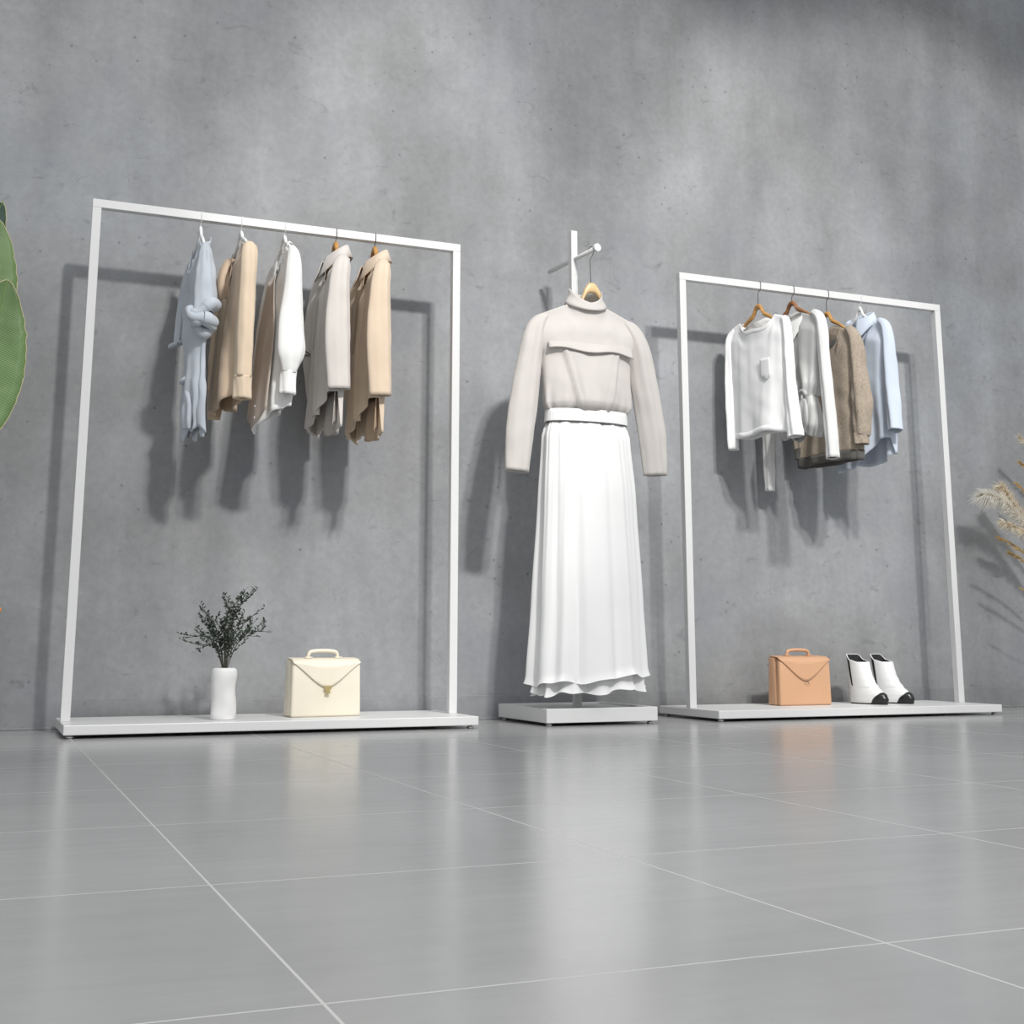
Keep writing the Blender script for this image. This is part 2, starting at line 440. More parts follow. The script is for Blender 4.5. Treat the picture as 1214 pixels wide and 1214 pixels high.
# ---- 1: blue-grey shirt dress with rolled, knotted sleeve
def g_knot():
    loc = (.621, YB, 1.785); rz = hang_rz(3)
    hanger(loc, rz, -.034, .125, .12, WHITE_PLASTIC, WHITE_WIRE, 'slim white hanger holding the blue-grey rolled-sleeve shirt dress', thick=.006)
    o = garment('shirt_dress', 'crumpled blue-grey shirt dress with rolled sleeve, leftmost garment on the left rack', 'shirt', loc, rz, G_SHIRT)
    p = dict(zn=-.065, zt=-.165, zh=-.785, hs=.125, nw=.055, nf=.14, nb=.004, seed=1, crease=.009,
             prof=[(0, .125, .014, .010, 0, 0), (.2, .14, .032, .016, 0, .0), (.42, .12, .034, .018, .01, .004), (.60, .095, .028, .016, .015, .004), (.8, .11, .036, .020, .01, .006), (1, .09, .028, .018, .01, .008)],
             folds=[(5, .005, .4, .1), (9, .005, 1.2, .3)], hem=lambda u, f: .02 * math.sin(5 * u + 1) + (.02 if f else 0) * u)
    link('body', torso(p), F_BLUEGREY, o, solid=SOL)
    link('sleeve', sleeve([(.10, 0, -.13, .010, .010), (.122, 0, -.175, .020, .022), (.134, .001, -.25, .026, .031), (.142, .0, -.33, .028, .038), (.144, -.002, -.385, .026, .036)], 0, seed=2, crease=.007), F_BLUEGREY, o, solid=SOL)
    # bulky rolled cuff: three twisted rolls
    for k, (dz, r, tl, cyy) in enumerate(((-.375, .036, .45, -.004), (-.402, .040, -.35, -.010), (-.432, .030, .30, -.004))):
        P = []
        for j in range(33):
            q = 2 * PI * j / 32
            P.append((.146 + r * .62 * math.cos(q), cyy + r * 1.08 * math.sin(q), dz + tl * .05 * math.sin(q + k) + .006 * math.sin(3 * q + k)))
        link('rolled_cuff', tube_mesh(P, [.018 + .005 * math.sin(2 * PI * 2 * j / 32 + k) + .002 * math.sin(2 * PI * 5 * j / 32) for j in range(33)], 14, False), F_BLUEGREY, o, label='bulky rolled-up cuff')
    S = [(-.10, 0, -.13, .010, .010), (-.120, -.010, -.19, .018, .018), (-.130, -.022, -.29, .018, .018), (-.134, -.032, -.39, .015, .013), (-.134, -.036, -.435, .013, .011)]
    link('sleeve', sleeve(S, 0, seed=5), F_BLUEGREY, o, solid=SOL)
    P = [(-.134 + .020 * math.cos(q), -.040 + .022 * math.sin(q), -.442 + .010 * math.sin(q)) for q in [2 * PI * j / 20 for j in range(21)]]
    link('rolled_cuff', tube_mesh(P, .008, 10, False), F_BLUEGREY, o, label='small turned-up cuff')
    P = [(.02 + .026 * math.cos(q), -.032 + .010 * math.sin(q), -.60 + .008 * math.sin(q)) for q in [2 * PI * j / 18 for j in range(19)]]
    link('belt_knot', tube_mesh(P, .010, 10, False), F_BLUEGREY, o, label='pale knot at the waist')
    link('tie_end', sleeve([(.03, -.026, -.60, .014, .008), (.04, -.026, -.66, .034, .012), (.045, -.024, -.72, .042, .016), (.04, -.020, -.775, .034, .012)], 0, n=24, m=24, seed=8, crease=.012), F_BLUEGREY, o, solid=SOL)
g_knot()

# ---- 2: tan V-neck shirt
def g_tan():
    loc = (.765, YB, 1.785); rz = hang_rz(1)
    hanger(loc, rz, -.034, .17, .10, WHITE_PLASTIC, WHITE_WIRE, 'slim white hanger holding the tan open-neck shirt', thick=.006)
    o = garment('shirt', 'tan open V-neck shirt with long cuffed sleeves, second garment on the left rack', 'shirt', loc, rz, G_SHIRT)
    p = dict(zn=-.07, zt=-.145, zh=-.69, hs=.19, nw=.075, nf=.26, nb=.006, seed=2, crease=.004, ramp=.16,
             prof=[(0, .19, .014, .010, 0, 0), (.16, .19, .036, .016, 0, -.004), (.5, .175, .048, .016, 0, -.008), (1, .175, .056, .012, 0, -.012)],
             folds=[(4, .006, .3, .15), (7, .007, 1.2, .3)], hem=lambda u, f: (.03 * u * u if not f else -.01 + .045 * max(0, u) ** 2))
    link('body', torso(p), F_TAN, o, solid=SOL)
    link('sleeve', sleeve([(.165, 0, -.132, .010, .012), (.192, -.004, -.165, .020, .026), (.198, -.008, -.30, .026, .0275), (.196, -.010, -.45, .028, .029), (.190, -.010, -.61, .025, .027)], 0, seed=3, folds=[(4, .003, 0)]), F_TAN_LIT, o, solid=SOL)
    link('cuff', sleeve([(.190, -.010, -.605, .026, .0285), (.189, -.010, -.64, .026, .028), (.189, -.010, -.685, .026, .028)], 0, m=8, crease=.001), F_TAN_LIT, o, solid=.003)
    link('sleeve', sleeve([(-.165, 0, -.132, .010, .012), (-.19, -.012, -.175, .022, .024), (-.198, -.022, -.30, .024, .026), (-.196, -.030, -.45, .024, .026), (-.19, -.034, -.59, .020, .022)], 0, seed=6), F_TAN, o, solid=SOL)
    link('cuff', sleeve([(-.19, -.034, -.585, .021, .023), (-.189, -.034, -.62, .021, .023), (-.189, -.034, -.66, .021, .023)], 0, m=8, crease=.001), F_TAN, o, solid=.003)
    # open lapel edge curling forward
    rows = []
    for i in range(15):
        t = i / 14
        z = lerp(-.115, -.36, t); x = -lerp(.075, .0, t); y = -.016 - .040 * math.sin(PI * min(1, t * 1.0)) ** .7
        rows.append([Vector((x + .006, y + .012, z - .006)), Vector((x - .012, y - .012, z)), Vector((x - .045 * (1 - t) - .006, y + .002, z - .012)), Vector((x - .06 * (1 - t) - .012, y + .03, z - .02))])
    link('lapel', grid_mesh(rows), F_TAN, o, solid=SOL)
    rows = []
    for i in range(15):
        t = i / 14
        z = lerp(-.30, -.69, t); x = lerp(.0, -.07, t)
        rows.append([Vector((x - .03 * t - .006, -.050 - .010 * t, z)), Vector((x - .006 - .012 * t, -.060 - .018 * t, z)), Vector((x + .012 + .022 * t, -.056 - .016 * t, z)), Vector((x + .03 + .03 * t, -.046 - .006 * t, z))])
    link('placket', grid_mesh(rows), F_TAN_LIT, o, solid=SOL, label='front placket fold tinted as if catching light')
g_tan()

# ---- 3: white blouse with balloon sleeves
def g_white():
    loc = (.922, YB, 1.785); rz = hang_rz(1)
    hanger(loc, rz, -.03, .165, .105, WHITE_PLASTIC, WHITE_WIRE, 'slim white hanger holding the white balloon-sleeve blouse', thick=.006)
    o = garment('blouse', 'white blouse with a balloon sleeve and taupe-shaded inside, third garment on the left rack', 'blouse', loc, rz, G_SHIRT)
    p = dict(zn=-.06, zt=-.15, zh=-.70, hs=.17, nw=.08, nf=.25, nb=.006, seed=3, crease=.004, ramp=.18,
             prof=[(0, .17, .014, .010, 0, 0), (.2, .165, .036, .018, 0, -.004), (.6, .15, .05, .018, 0, -.010), (1, .15, .070, .010, 0, -.010)],
             folds=[(4, .006, .9, .15), (8, .006, .2, .3)], hem=lambda u, f: -.075 * (1 - abs(u)) if f else .01)
    link('body', torso(p), F_WHITE, o, solid=SOL)
    link('sleeve', sleeve([(.13, 0, -.115, .010, .012), (.168, .0, -.165, .022, .022), (.178, -.002, -.28, .030, .032), (.182, -.006, -.40, .036, .043), (.184, -.004, -.50, .038, .048), (.180, -.006, -.55, .030, .034), (.176, -.008, -.575, .024, .025)], 0, seed=9), F_WHITE, o, solid=SOL)
    link('cuff', sleeve([(.176, -.008, -.57, .025, .026), (.175, -.009, -.60, .024, .025), (.174, -.010, -.655, .025, .026)], 0, m=8, crease=.001), F_WHITE, o, solid=.003)
    link('sleeve', sleeve([(-.13, 0, -.115, .010, .012), (-.168, -.008, -.17, .022, .018), (-.176, -.022, -.32, .024, .022), (-.176, -.036, -.48, .024, .022), (-.172, -.046, -.60, .022, .020), (-.170, -.048, -.655, .020, .018)], 0, seed=12), F_WHITE, o, solid=SOL)
    # draped front panel; the shade inside the blouse is put into its taupe
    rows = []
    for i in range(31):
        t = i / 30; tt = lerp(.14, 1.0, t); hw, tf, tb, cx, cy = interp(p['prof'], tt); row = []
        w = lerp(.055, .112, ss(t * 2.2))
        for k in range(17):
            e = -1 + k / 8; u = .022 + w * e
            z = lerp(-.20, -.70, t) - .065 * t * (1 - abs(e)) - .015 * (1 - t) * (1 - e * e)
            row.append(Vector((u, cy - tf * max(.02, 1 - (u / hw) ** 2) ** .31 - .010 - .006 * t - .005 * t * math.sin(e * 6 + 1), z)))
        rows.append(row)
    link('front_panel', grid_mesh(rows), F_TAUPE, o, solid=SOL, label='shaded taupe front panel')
    link('neckband', tube_mesh([(.078 * math.cos(q), -.002 + (-.036 * math.sin(q) if math.sin(q) > 0 else -.026 * math.sin(q)), -.078 - (.235 * math.sin(q) ** 1.0 if math.sin(q) > 0 else 0)) for q in [2 * PI * j / 40 for j in range(41)]], .0035, 8, False), F_WHITE, o)
    for z in (-.725, -.685): button(o, (.07, -.098, z), .004)
g_white()

# ---- 4 and 5: two notch-collar coats of one cut
def g_coat(x, name, label, hlabel, fab, fab_shade, zshift=0.0):
    loc = (x, YB, 1.785); rz = hang_rz(0)
    hanger(loc, rz, -.03, .15, .125, WOOD_HONEY, STEEL_WIRE, hlabel, thick=.009)
    o = garment(name, label, 'jacket', loc, rz, G_SHIRT)
    zs = zshift
    p = dict(zn=-.065, zt=-.15, zh=-.72 + zs, hs=.18, nw=.072, nf=.13, nb=.006, seed=4 + x, crease=.004, ramp=.16,
             prof=[(0, .18, .016, .012, 0, 0), (.14, .182, .040, .020, 0, -.006), (.5, .172, .050, .016, 0, -.014), (1, .172, .054, .014, 0, -.016)],
             folds=[(4, .006, 2.1, .1), (9, .005, .6, .25)], hem=lambda u, f: (.10 * ss((u + .1) / 1.1) - .01 if f else -.03 - .02 * math.sin(3 * u)))
    link('body', torso(p), fab, o, solid=SOL)
    link('sleeve', sleeve([(.135, -.004, -.128, .012, .016), (.170, -.016, -.172, .022, .030), (.186, -.028, -.26, .026, .036), (.190, -.032, -.42, .028, .044), (.186, -.022, -.625 + zs, .027, .040)], 0, seed=15, crease=.002), fab, o, solid=.003)
    link('sleeve', sleeve([(-.14, -.002, -.105, .012, .014), (-.182, -.016, -.165, .022, .024), (-.188, -.030, -.28, .025, .026), (-.19, -.044, -.40, .026, .028), (-.19, -.046, -.43, .026, .027)], 0, seed=18, crease=.002, cut=0), fab, o, solid=.003)
    link('sleeve_tail', sleeve([(-.19, -.042, -.43, .020, .024), (-.19, -.038, -.52, .017, .018), (-.188, -.032, -.60, .012, .012), (-.188, -.030, -.655, .008, .008)], 0, n=18, m=20, seed=21), fab, o, solid=SOL, label='narrow end of the far sleeve')
    link('cuff_dark_line', tube_mesh([(-.19 + .028 * math.cos(q), -.045 + .029 * math.sin(q), -.418 - .018 * math.sin(q + .6)) for q in [2 * PI * j / 24 for j in range(25)]], .0022, 6, False), F_DARKIN, o, label='dark line round the far sleeve')  # thin near-black ring round the end of the far sleeve
    link('collar', collar(.082, .036, -.076, .026, .048, tip=.034, flare=.012, gap=.30, tilt=.055), fab, o, solid=.003)
    # front edge: overlapping plackets, the inner one in the shaded cloth colour
    for s, x0, yy in ((1, .034, -.010), (-1, -.036, .002)):
        rows = []
        for i in range(25):
            t = i / 24; z = lerp(-.19, -.70 + zs, t); hz = interp(p['prof'], t)[1] + .006
            fold = .012 * math.sin(6 * t + s)
            rows.append([Vector((x0 - .028 + .012 * t * s, -hz + yy + .008, z)), Vector((x0 - .012 + fold * .3 + .012 * t * s, -hz + yy - .008, z)), Vector((x0 + .012 + fold * .3 + .012 * t * s, -hz + yy - .008, z)), Vector((x0 + .028 + .012 * t * s, -hz + yy + .010, z))])
        link('placket', grid_mesh(rows), fab if s > 0 else fab_shade, o, solid=SOL)
    # inner back flap seen below the lifted hem
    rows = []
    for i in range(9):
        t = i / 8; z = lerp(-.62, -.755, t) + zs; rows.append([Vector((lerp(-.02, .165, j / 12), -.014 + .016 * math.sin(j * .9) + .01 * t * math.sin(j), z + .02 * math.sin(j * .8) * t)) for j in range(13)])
    link('inner_flap', grid_mesh(rows), fab_shade, o, solid=SOL, label='shaded inside of the back hem')
    return o
F_GREIGE_SHADE = fabric('greige_shaded', (.42, .385, .35, 1), .9, .05)  # darker copy of the greige wool, shade of the inside put into colour
F_CAMEL_SHADE = fabric('camel_shaded', (.47, .35, .245, 1), .9, .05)  # darker copy of the camel wool, likewise coloured as if in shade
g_coat(1.114, 'jacket', 'pale greige collared jacket, fourth garment on the left rack beside the camel one', 'wooden hanger holding the pale greige jacket on the left rack', F_GREIGE, F_GREIGE_SHADE)
g_coat(1.264, 'jacket', 'camel collared jacket, rightmost garment on the left rack', 'wooden hanger holding the camel jacket on the left rack', F_CAMEL, F_CAMEL_SHADE, -.012)

# ---- 6: white knit top
def g_knit():
    loc = (2.954, YB, 1.785); rz = hang_rz(14)
    hanger(loc, rz, -.078, .145, .125, WOOD_HONEY, STEEL_WIRE, 'honey wooden hanger holding the white wide-neck top on the right rack')
    o = garment('long_sleeve_top', 'white wide-neck long-sleeved top, leftmost garment on the right rack', 'top', loc, rz, G_SHIRT, (.81, .95, 1.07))
    p = dict(zn=-.108, zt=-.153, zh=-.60, hs=.195, nw=.115, nf=.075, nb=.02, seed=7, crease=.003, ramp=.16,
             prof=[(0, .192, .02, .014, 0, 0), (.16, .192, .032, .024, -.003, 0), (.5, .186, .036, .026, -.008, 0), (1, .184, .040, .028, -.012, 0)],
             folds=[(3, .006, .2, .05), (6, .004, 1.1, .2)], hem=lambda u, f: .006 * math.sin(4 * u))
    link('body', torso(p), F_KNIT, o, solid=.003)
    link('sleeve', sleeve([(.165, 0, -.158, .012, .014), (.186, .0, -.185, .020, .022), (.188, .002, -.32, .025, .024), (.194, .004, -.48, .029, .027), (.206, .006, -.60, .038, .031), (.208, .006, -.625, .039, .032)], 0, seed=22, crease=.004), F_KNIT, o, solid=.003)
    link('sleeve', sleeve([(-.165, 0, -.158, .012, .014), (-.198, .0, -.195, .024, .026), (-.207, -.004, -.33, .026, .028), (-.206, -.008, -.48, .026, .030), (-.198, -.010, -.64, .024, .027)], 0, seed=25, crease=.004), F_KNIT, o, solid=.003)
    link('neckband', neckband(p, .016, .002), F_KNIT, o, solid=.003)
    # breast pocket
    rows = []
    for i in range(9):
        t = i / 8; rows.append([Vector((lerp(.045, .11, j / 8), -.0425 - .0015 * math.sin(PI * j / 8) - .003 * (1 - t), -.31 - .070 * t - (.018 * (1 - abs(j - 4) / 4) * (t > .9)))) for j in range(9)])
    link('pocket', grid_mesh(rows), F_KNIT, o, solid=.003)
    link('hem_band', hem_ring(p, .955, 1.0, .002), F_KNIT, o, solid=.002)
g_knit()

# ---- 7: silver-grey satin top, tied at the waist, long pale sleeves
def g_tie():
    loc = (3.125, YB, 1.785); rz = hang_rz(7)
    hanger(loc, rz, -.045, .16, .115, WOOD_BROWN, STEEL_WIRE, 'dark brown wooden hanger holding the silver-grey tied top on the right rack')
    o = garment('wrap_top', 'silver-grey top knotted at the waist with long pale sleeves, right rack', 'top', loc, rz, G_SHIRT, (.92, .95, 1.06))
    p = dict(zn=-.085, zt=-.15, zh=-.46, hs=.185, nw=.075, nf=.10, nb=.006, seed=8, crease=.004, ramp=.2,
             prof=[(0, .185, .02, .014, 0, 0), (.2, .183, .036, .024, 0, 0), (.6, .16, .044, .028, 0, 0), (.85, .105, .050, .036, .05, -.006), (1, .075, .046, .034, .06, -.008)],
             folds=[(7, .006, .5, .35), (13, .004, .5, .4)])
    link('body', torso(p), F_SILVER, o, solid=SOL)
    p2 = dict(zn=-.45, zt=-.45, zh=-.60, hs=.085, nw=.001, nf=0, nb=0, seed=9, crease=.006, ramp=.02,
              prof=[(0, .075, .046, .034, .06, -.008), (.3, .105, .056, .04, .045, -.008), (.75, .125, .062, .04, .03, -.004), (1, .10, .05, .034, .03, 0)],
              folds=[(6, .008, .5, 0), (11, .005, .5, 0)], hem=lambda u, f: .02 * math.sin(4 * u + .5))
    link('peplum', torso(p2, 26), F_SILVER, o, solid=SOL)
    # the knot: loops and two short tails
    for k, (a, sz) in enumerate(((.5, 1), (2.2, .85), (3.8, .9))):
        P = []
        for j in range(21):
            q = 2 * PI * j / 20; rr = .026 * sz
            P.append((.112 + rr * math.cos(q) * math.cos(a) + .008 * math.cos(a), -.062 - .010 * math.sin(q + a), -.465 + rr * .9 * math.sin(q) + .010 * math.sin(a) * math.cos(q)))
        link('knot_loop', tube_mesh(P, [.0085 + .002 * math.sin(j * 1.3) for j in range(21)], 10, False), F_SILVER, o)
    link('knot_tail', sleeve([(.116, -.066, -.47, .014, .006), (.128, -.078, -.51, .03, .007), (.124, -.080, -.56, .036, .007), (.12, -.076, -.585, .02, .005)], 0, n=18, m=18, seed=30, crease=.006), F_SILVER, o, solid=SOL)
    link('knot_tail', sleeve([(.10, -.066, -.47, .012, .006), (.082, -.080, -.51, .024, .007), (.074, -.080, -.55, .026, .006)], 0, n=18, m=18, seed=33, crease=.006), F_SILVER, o, solid=SOL)
    link('sleeve', sleeve([(.14, 0, -.118, .012, .014), (.185, -.0, -.165, .022, .024), (.200, -.004, -.32, .025, .024), (.220, -.010, -.50, .026, .025), (.236, -.014, -.715, .028, .027)], 0, seed=28, crease=.003), F_SILVER_LT, o, solid=.0025)
    link('sleeve_shade_disc', tube_mesh([(.2355, -.0138, -.706), (.236, -.0139, -.710)], [(.024, .023), (.024, .023)], 24, True, e1=(1, 0, 0)), F_DARKIN, o, smooth=False, label='dark disc for the shade inside the near cuff')  # near-black disc painted as the shade in the open sleeve end
    link('sleeve', sleeve([(-.14, 0, -.118, .012, .014), (-.188, -.0, -.175, .024, .024), (-.20, .0, -.34, .027, .026), (-.206, .004, -.54, .026, .026), (-.208, .004, -.80, .020, .022)], 0, seed=29, crease=.004), F_SILVER_LT, o, solid=.0025)
    link('lapel', collar(.075, .036, -.095, .012, .03, tip=.07, flare=.004, gap=.35, tilt=.06), F_SILVER_LT, o, solid=SOL)
g_tie()

# ---- 8: brown tweed sweater with charcoal ribs
def g_tweed():
    loc = (3.304, YB, 1.785); rz = hang_rz(7)
    hanger(loc, rz, -.075, .145, .125, WOOD_HONEY, STEEL_WIRE, 'honey wooden hanger holding the brown tweed pullover on the right rack')
    o = garment('sweater', 'brown tweed pullover with charcoal neckband and ribbed hem on the right rack', 'sweater', loc, rz, G_SHIRT, (.90, .95, 1.07))
    p = dict(zn=-.115, zt=-.195, zh=-.66, hs=.18, nw=.095, nf=.10, nb=.012, seed=10, crease=.006, ramp=.18,
             prof=[(0, .18, .02, .014, 0, 0), (.16, .182, .040, .028, 0, 0), (.5, .188, .050, .034, -.012, 0), (1, .188, .052, .036, -.02, 0)],
             folds=[(4, .007, .9, .1), (9, .004, 1.2, .2)])
    link('body', torso(p), F_TWEED, o, solid=.004)
    q = dict(p); q['zh'] = -.70
    link('hem_rib', hem_ring(dict(p, zh=-.695), .93, 1.0, .004), F_RIB, o, solid=.003, label='charcoal ribbed hem')
    link('neckband', neckband(p, .026, .003), F_RIB, o, solid=.003, label='charcoal ribbed neckband')
    link('sleeve', sleeve([(.135, 0, -.165, .014, .016), (.172, .002, -.215, .026, .032), (.186, .004, -.34, .032, .040), (.196, .004, -.48, .038, .046), (.192, .002, -.57, .034, .040), (.188, .0, -.60, .029, .034)], 0, seed=35, crease=.006), F_TWEED, o, solid=.004)
    link('cuff', sleeve([(.188, .0, -.595, .030, .035), (.187, 0, -.615, .029, .034), (.187, 0, -.638, .030, .035)], 0, m=8, crease=.001), F_TWEED, o, solid=.004)
    link('cuff_shade_disc', tube_mesh([(.187, 0, -.628), (.187, 0, -.632)], [(.026, .031)] * 2, 24, True, e1=(1, 0, 0)), F_DARKIN, o, smooth=False, label='dark disc for the shade inside the near cuff')  # flat dark disc stands for the shaded hollow of the cuff
    link('sleeve', sleeve([(-.135, 0, -.165, .014, .016), (-.178, -.004, -.23, .028, .032), (-.196, -.01, -.38, .034, .038), (-.202, -.014, -.50, .036, .040), (-.196, -.016, -.62, .03, .034)], 0, seed=36, crease=.006), F_TWEED, o, solid=.004)
    link('cuff', sleeve([(-.196, -.016, -.615, .031, .035), (-.195, -.016, -.64, .029, .034), (-.195, -.016, -.66, .03, .034)], 0, m=8, crease=.001), F_RIB, o, solid=.004)
def sleeve_band(nw, ny, zc, nf, h):
    rows = []
    for r, dz in ((0, 0), (.004, -h * .5), (.006, -h)):
        row = []
        for j in range(64):
            q = 2 * PI * j / 64; s = math.sin(q); fr = max(0, -s)
            row.append(Vector(((nw + r + .6 * (-dz)) * math.cos(q), (ny * (.75 if s < 0 else .6) + r) * s, zc + .022 - nf * .93 * fr + dz * (.4 + .6 * fr) + .008)))
        rows.append(row)
    return grid_mesh(rows, True)
g_tweed()

# ---- 9: sky blue shirt
def g_blue():
    loc = (3.479, YB, 1.785); rz = hang_rz(6)
    hanger(loc, rz, -.035, .105, .12, WHITE_PLASTIC, WHITE_WIRE, 'slim white hanger holding the sky-blue shirt on the right rack', thick=.006)
    o = garment('shirt', 'sky-blue long-sleeved collared shirt, rightmost garment on the right rack', 'shirt', loc, rz, G_SHIRT, (.92, .95, 1.07))
    p = dict(zn=-.08, zt=-.15, zh=-.66, hs=.17, nw=.07, nf=.09, nb=.006, seed=11, crease=.004, ramp=.16,
             prof=[(0, .17, .018, .012, 0, 0), (.15, .17, .042, .022, 0, 0), (.5, .162, .048, .026, 0, 0), (1, .165, .056, .030, 0, 0)],
             folds=[(4, .006, 1.9, .1), (8, .007, .6, .3)], hem=lambda u, f: (-.05 + .11 * ss((u + .3) / 1.3) if f else -.035 * (1 - u * u)))
    link('body', torso(p), F_SKY, o, solid=SOL)
    link('sleeve', sleeve([(.125, 0, -.115, .012, .014), (.168, -.0, -.16, .022, .026), (.180, -.002, -.29, .027, .034), (.184, -.004, -.39, .030, .038), (.200, -.016, -.50, .030, .034), (.212, -.026, -.58, .030, .033)], 0, seed=40, crease=.003), F_SKY, o, solid=SOL)
    link('sleeve', sleeve([(-.125, 0, -.115, .012, .014), (-.17, .0, -.17, .022, .026), (-.18, .0, -.32, .026, .030), (-.182, -.006, -.46, .026, .030), (-.18, -.01, -.60, .024, .027)], 0, seed=41, crease=.003), F_SKY, o, solid=SOL)
    link('collar', collar(.072, .04, -.085, .028, .046, tip=.045, flare=.014, gap=.32, tilt=.045), F_SKY, o, solid=.003)
    rows = []
    for i in range(25):
        t = i / 24; z = lerp(-.17, -.68, t); hz = interp(p['prof'], t)[1] + .005
        rows.append([Vector((x, -hz + (.004 if abs(x) > .014 else 0) + .003 * math.sin(5 * t), z + .012 * t * 0)) for x in (-.018, -.013, 0, .013, .018)])
    link('placket', grid_mesh(rows), F_SKY, o, solid=SOL)
    for k in range(6): button(o, (0, -(interp(p['prof'], k / 6)[1] + .0075), -.19 - k * .085), .0045)
g_blue()

# ------------------------------------------------------------------ outfit on the stand
def g_outfit():
    HX, HY, HZ = 2.1065, 4.287, 1.805
    hanger((HX - .004, HY, HZ), 0, -.135, .125, .17, WOOD_PALE, STEEL_WIRE, 'pale wooden hanger holding the ivory blouse on the garment stand', hook='rod', deep=.034, thick=.010, hump=(.46, .52))
    o = garment('blouse', 'ivory stand-collar blouse with a chest flap and wide sleeves on the garment stand', 'blouse', (2.075, HY, 0), 0)
    def yoke(u, z, front):
        if not front: return 0
        t = max(0, min(1, (1.385 - z) / .235)); x0 = lerp(.112, .058, t); k = ss((1.392 - z) / .03)
        d = abs(u) - x0
        # soft pressed ridge along each princess line, cloth standing out between them
        r = .011 * math.exp(-(d / .006) ** 2) + (.006 * ss(-d / .03) if d < 0 else -.009 * ss(d / .012))
        g_ = .004 * math.exp(-(u / .02) ** 2) * ss((1.22 - z) / .08)
        return k * (r + g_)
    p = dict(zn=1.598, zt=1.512, zh=1.12, hs=.215, nw=.072, nf=.03, nb=.0, seed=14, crease=.003, ramp=.22,
             prof=[(0, .215, .02, .02, 0, 0), (.25, .20, .055, .045, 0, 0), (.42, .185, .062, .05, 0, 0), (.75, .182, .075, .055, 0, -.004), (.86, .180, .078, .055, 0, -.004), (.905, .172, .070, .052, 0, -.002), (.93, .155, .050, .045, 0, 0), (1, .15, .046, .042, 0, 0)],
             folds=[(10, .004, .4, .45), (17, .003, 1.3, .6)], extra=yoke)
    link('body', torso(p, 60, 128), F_IVORY, o, solid=SOL)
    # chest flap: a wavy panel laid over the yoke
    rows = []
    for i in range(9):
        t = i / 8; row = []
        for j in range(41):
            s = -1 + j / 20
            zt = 1.408; zb = 1.376 - .0055 * math.cos(s * PI * 1.6) + .004 * math.sin(s * 5) - .004 * s
            hw = .178; y = -.063 * math.sqrt(max(0, 1 - (s * .93) ** 2)) ** .62 - .004 - .011 * t
            row.append(Vector((s * hw, y - .004 * math.cos(s * PI * 1.6) * t, lerp(zt, zb, t))))
        rows.append(row)
    link('chest_flap', grid_mesh(rows), F_IVORY, o, solid=.005)
    # stand collar
    rows = []
    for k in range(6):
        t = k / 5; row = []
        for j in range(48):
            q = 2 * PI * j / 48; s = math.sin(q); fr = max(0, -s)
            row.append(Vector((lerp(.086, .068, ss(t * 1.5)) * math.cos(q), lerp(.052, .044, t) * s, lerp(1.574, 1.628, t) - .030 * fr ** 1.3 + .010 * t * abs(math.cos(q)) - .022 * t * fr)))
        rows.append(row)
    link('collar', grid_mesh(rows, True), F_IVORY, o, solid=.003)
    SLR = [(.165, 0, 1.522, .012, .014), (.200, 0, 1.488, .034, .024), (.226, -.004, 1.41, .046, .034), (.252, -.008, 1.25, .053, .036), (.277, -.010, 1.08, .055, .034), (.286, -.012, .925, .047, .028)]
    SLL = [(-.165, 0, 1.518, .012, .014), (-.200, 0, 1.480, .034, .024), (-.228, -.004, 1.39, .046, .034), (-.256, -.008, 1.23, .054, .036), (-.281, -.010, 1.06, .056, .034), (-.294, -.012, .912, .047, .028)]
    link('sleeve', sleeve(SLR, 0, seed=50, n=36, crease=.003), F_IVORY, o, solid=SOL)
    link('sleeve', sleeve(SLL, 0, seed=53, n=36, crease=.003), F_IVORY, o, solid=SOL)
    # --- skirt
    k = garment('skirt', 'long white gathered two-layer skirt with a waistband on the garment stand', 'skirt', (2.072, HY, 0), 0)
    def rings(z0, z1, prof, amp, kf, hem, n=220, m=60, grow=0, flip=None):
        rows = []
        for i in range(m + 1):
            t = 1 - (1 - i / m) ** 1.7; hw, dy, cx, cy = interp(prof, t); row = []
            for j in range(n):
                q = 2 * PI * j / n; c, s = math.cos(q), math.sin(q)
                w = 0
                for kk, aa, pp, t0, t1 in kf:
                    w += aa * lerp(t0, t1, ss(t)) * math.sin(kk * q + pp + .5 * math.sin(2 * q + pp) + .35 * math.sin(3 * t + pp))
                fl = grow * max(0, (t - .965) / .035) ** 2 * (.6 + .8 * max(0, math.sin(5 * q + 1)))
                r = 1
                x = cx + (hw + w + fl) * (abs(c) ** .85) * (1 if c > 0 else -1)
                y = cy + (dy + w + fl) * (abs(s) ** .8) * (1 if s > 0 else -1)
                z = lerp(z0, z1 + hem(q), t)
                row.append(Vector((x, y, z)))
            rows.append(row)
        return grid_mesh(rows, True)
    wb = rings(1.155, 1.108, [(0, .165, .062, 0, 0), (1, .168, .064, 0, 0)], 0, [(40, .0006, 0, 1, 1)], lambda q: 0, n=160, m=6)
    link('waistband', wb, F_SKIRT, k, solid=.004)
    F1 = [(11, .0095, .6, .3, 1.0), (17, .0040, 1.9, .4, 1.0), (7, .006, .3, .1, 1.0), (34, .0012, .3, 1, .2)]
    link('overskirt', rings(1.112, .160, [(0, .155, .050, 0, 0), (.02, .166, .062, 0, -.001), (.06, .176, .072, 0, -.002), (.3, .19, .088, 0, -.008), (.7, .206, .102, -.006, -.018), (1, .221, .108, -.012, -.022)], 0, F1,
                            lambda q: .018 * math.cos(q) + .007 * math.sin(5 * q + 1) + .004 * math.sin(11 * q), grow=.011), F_SKIRT, k, solid=.0015)
    F2 = [(12, .010, 2.0, .1, 1.0), (19, .005, .4, .4, 1.0)]
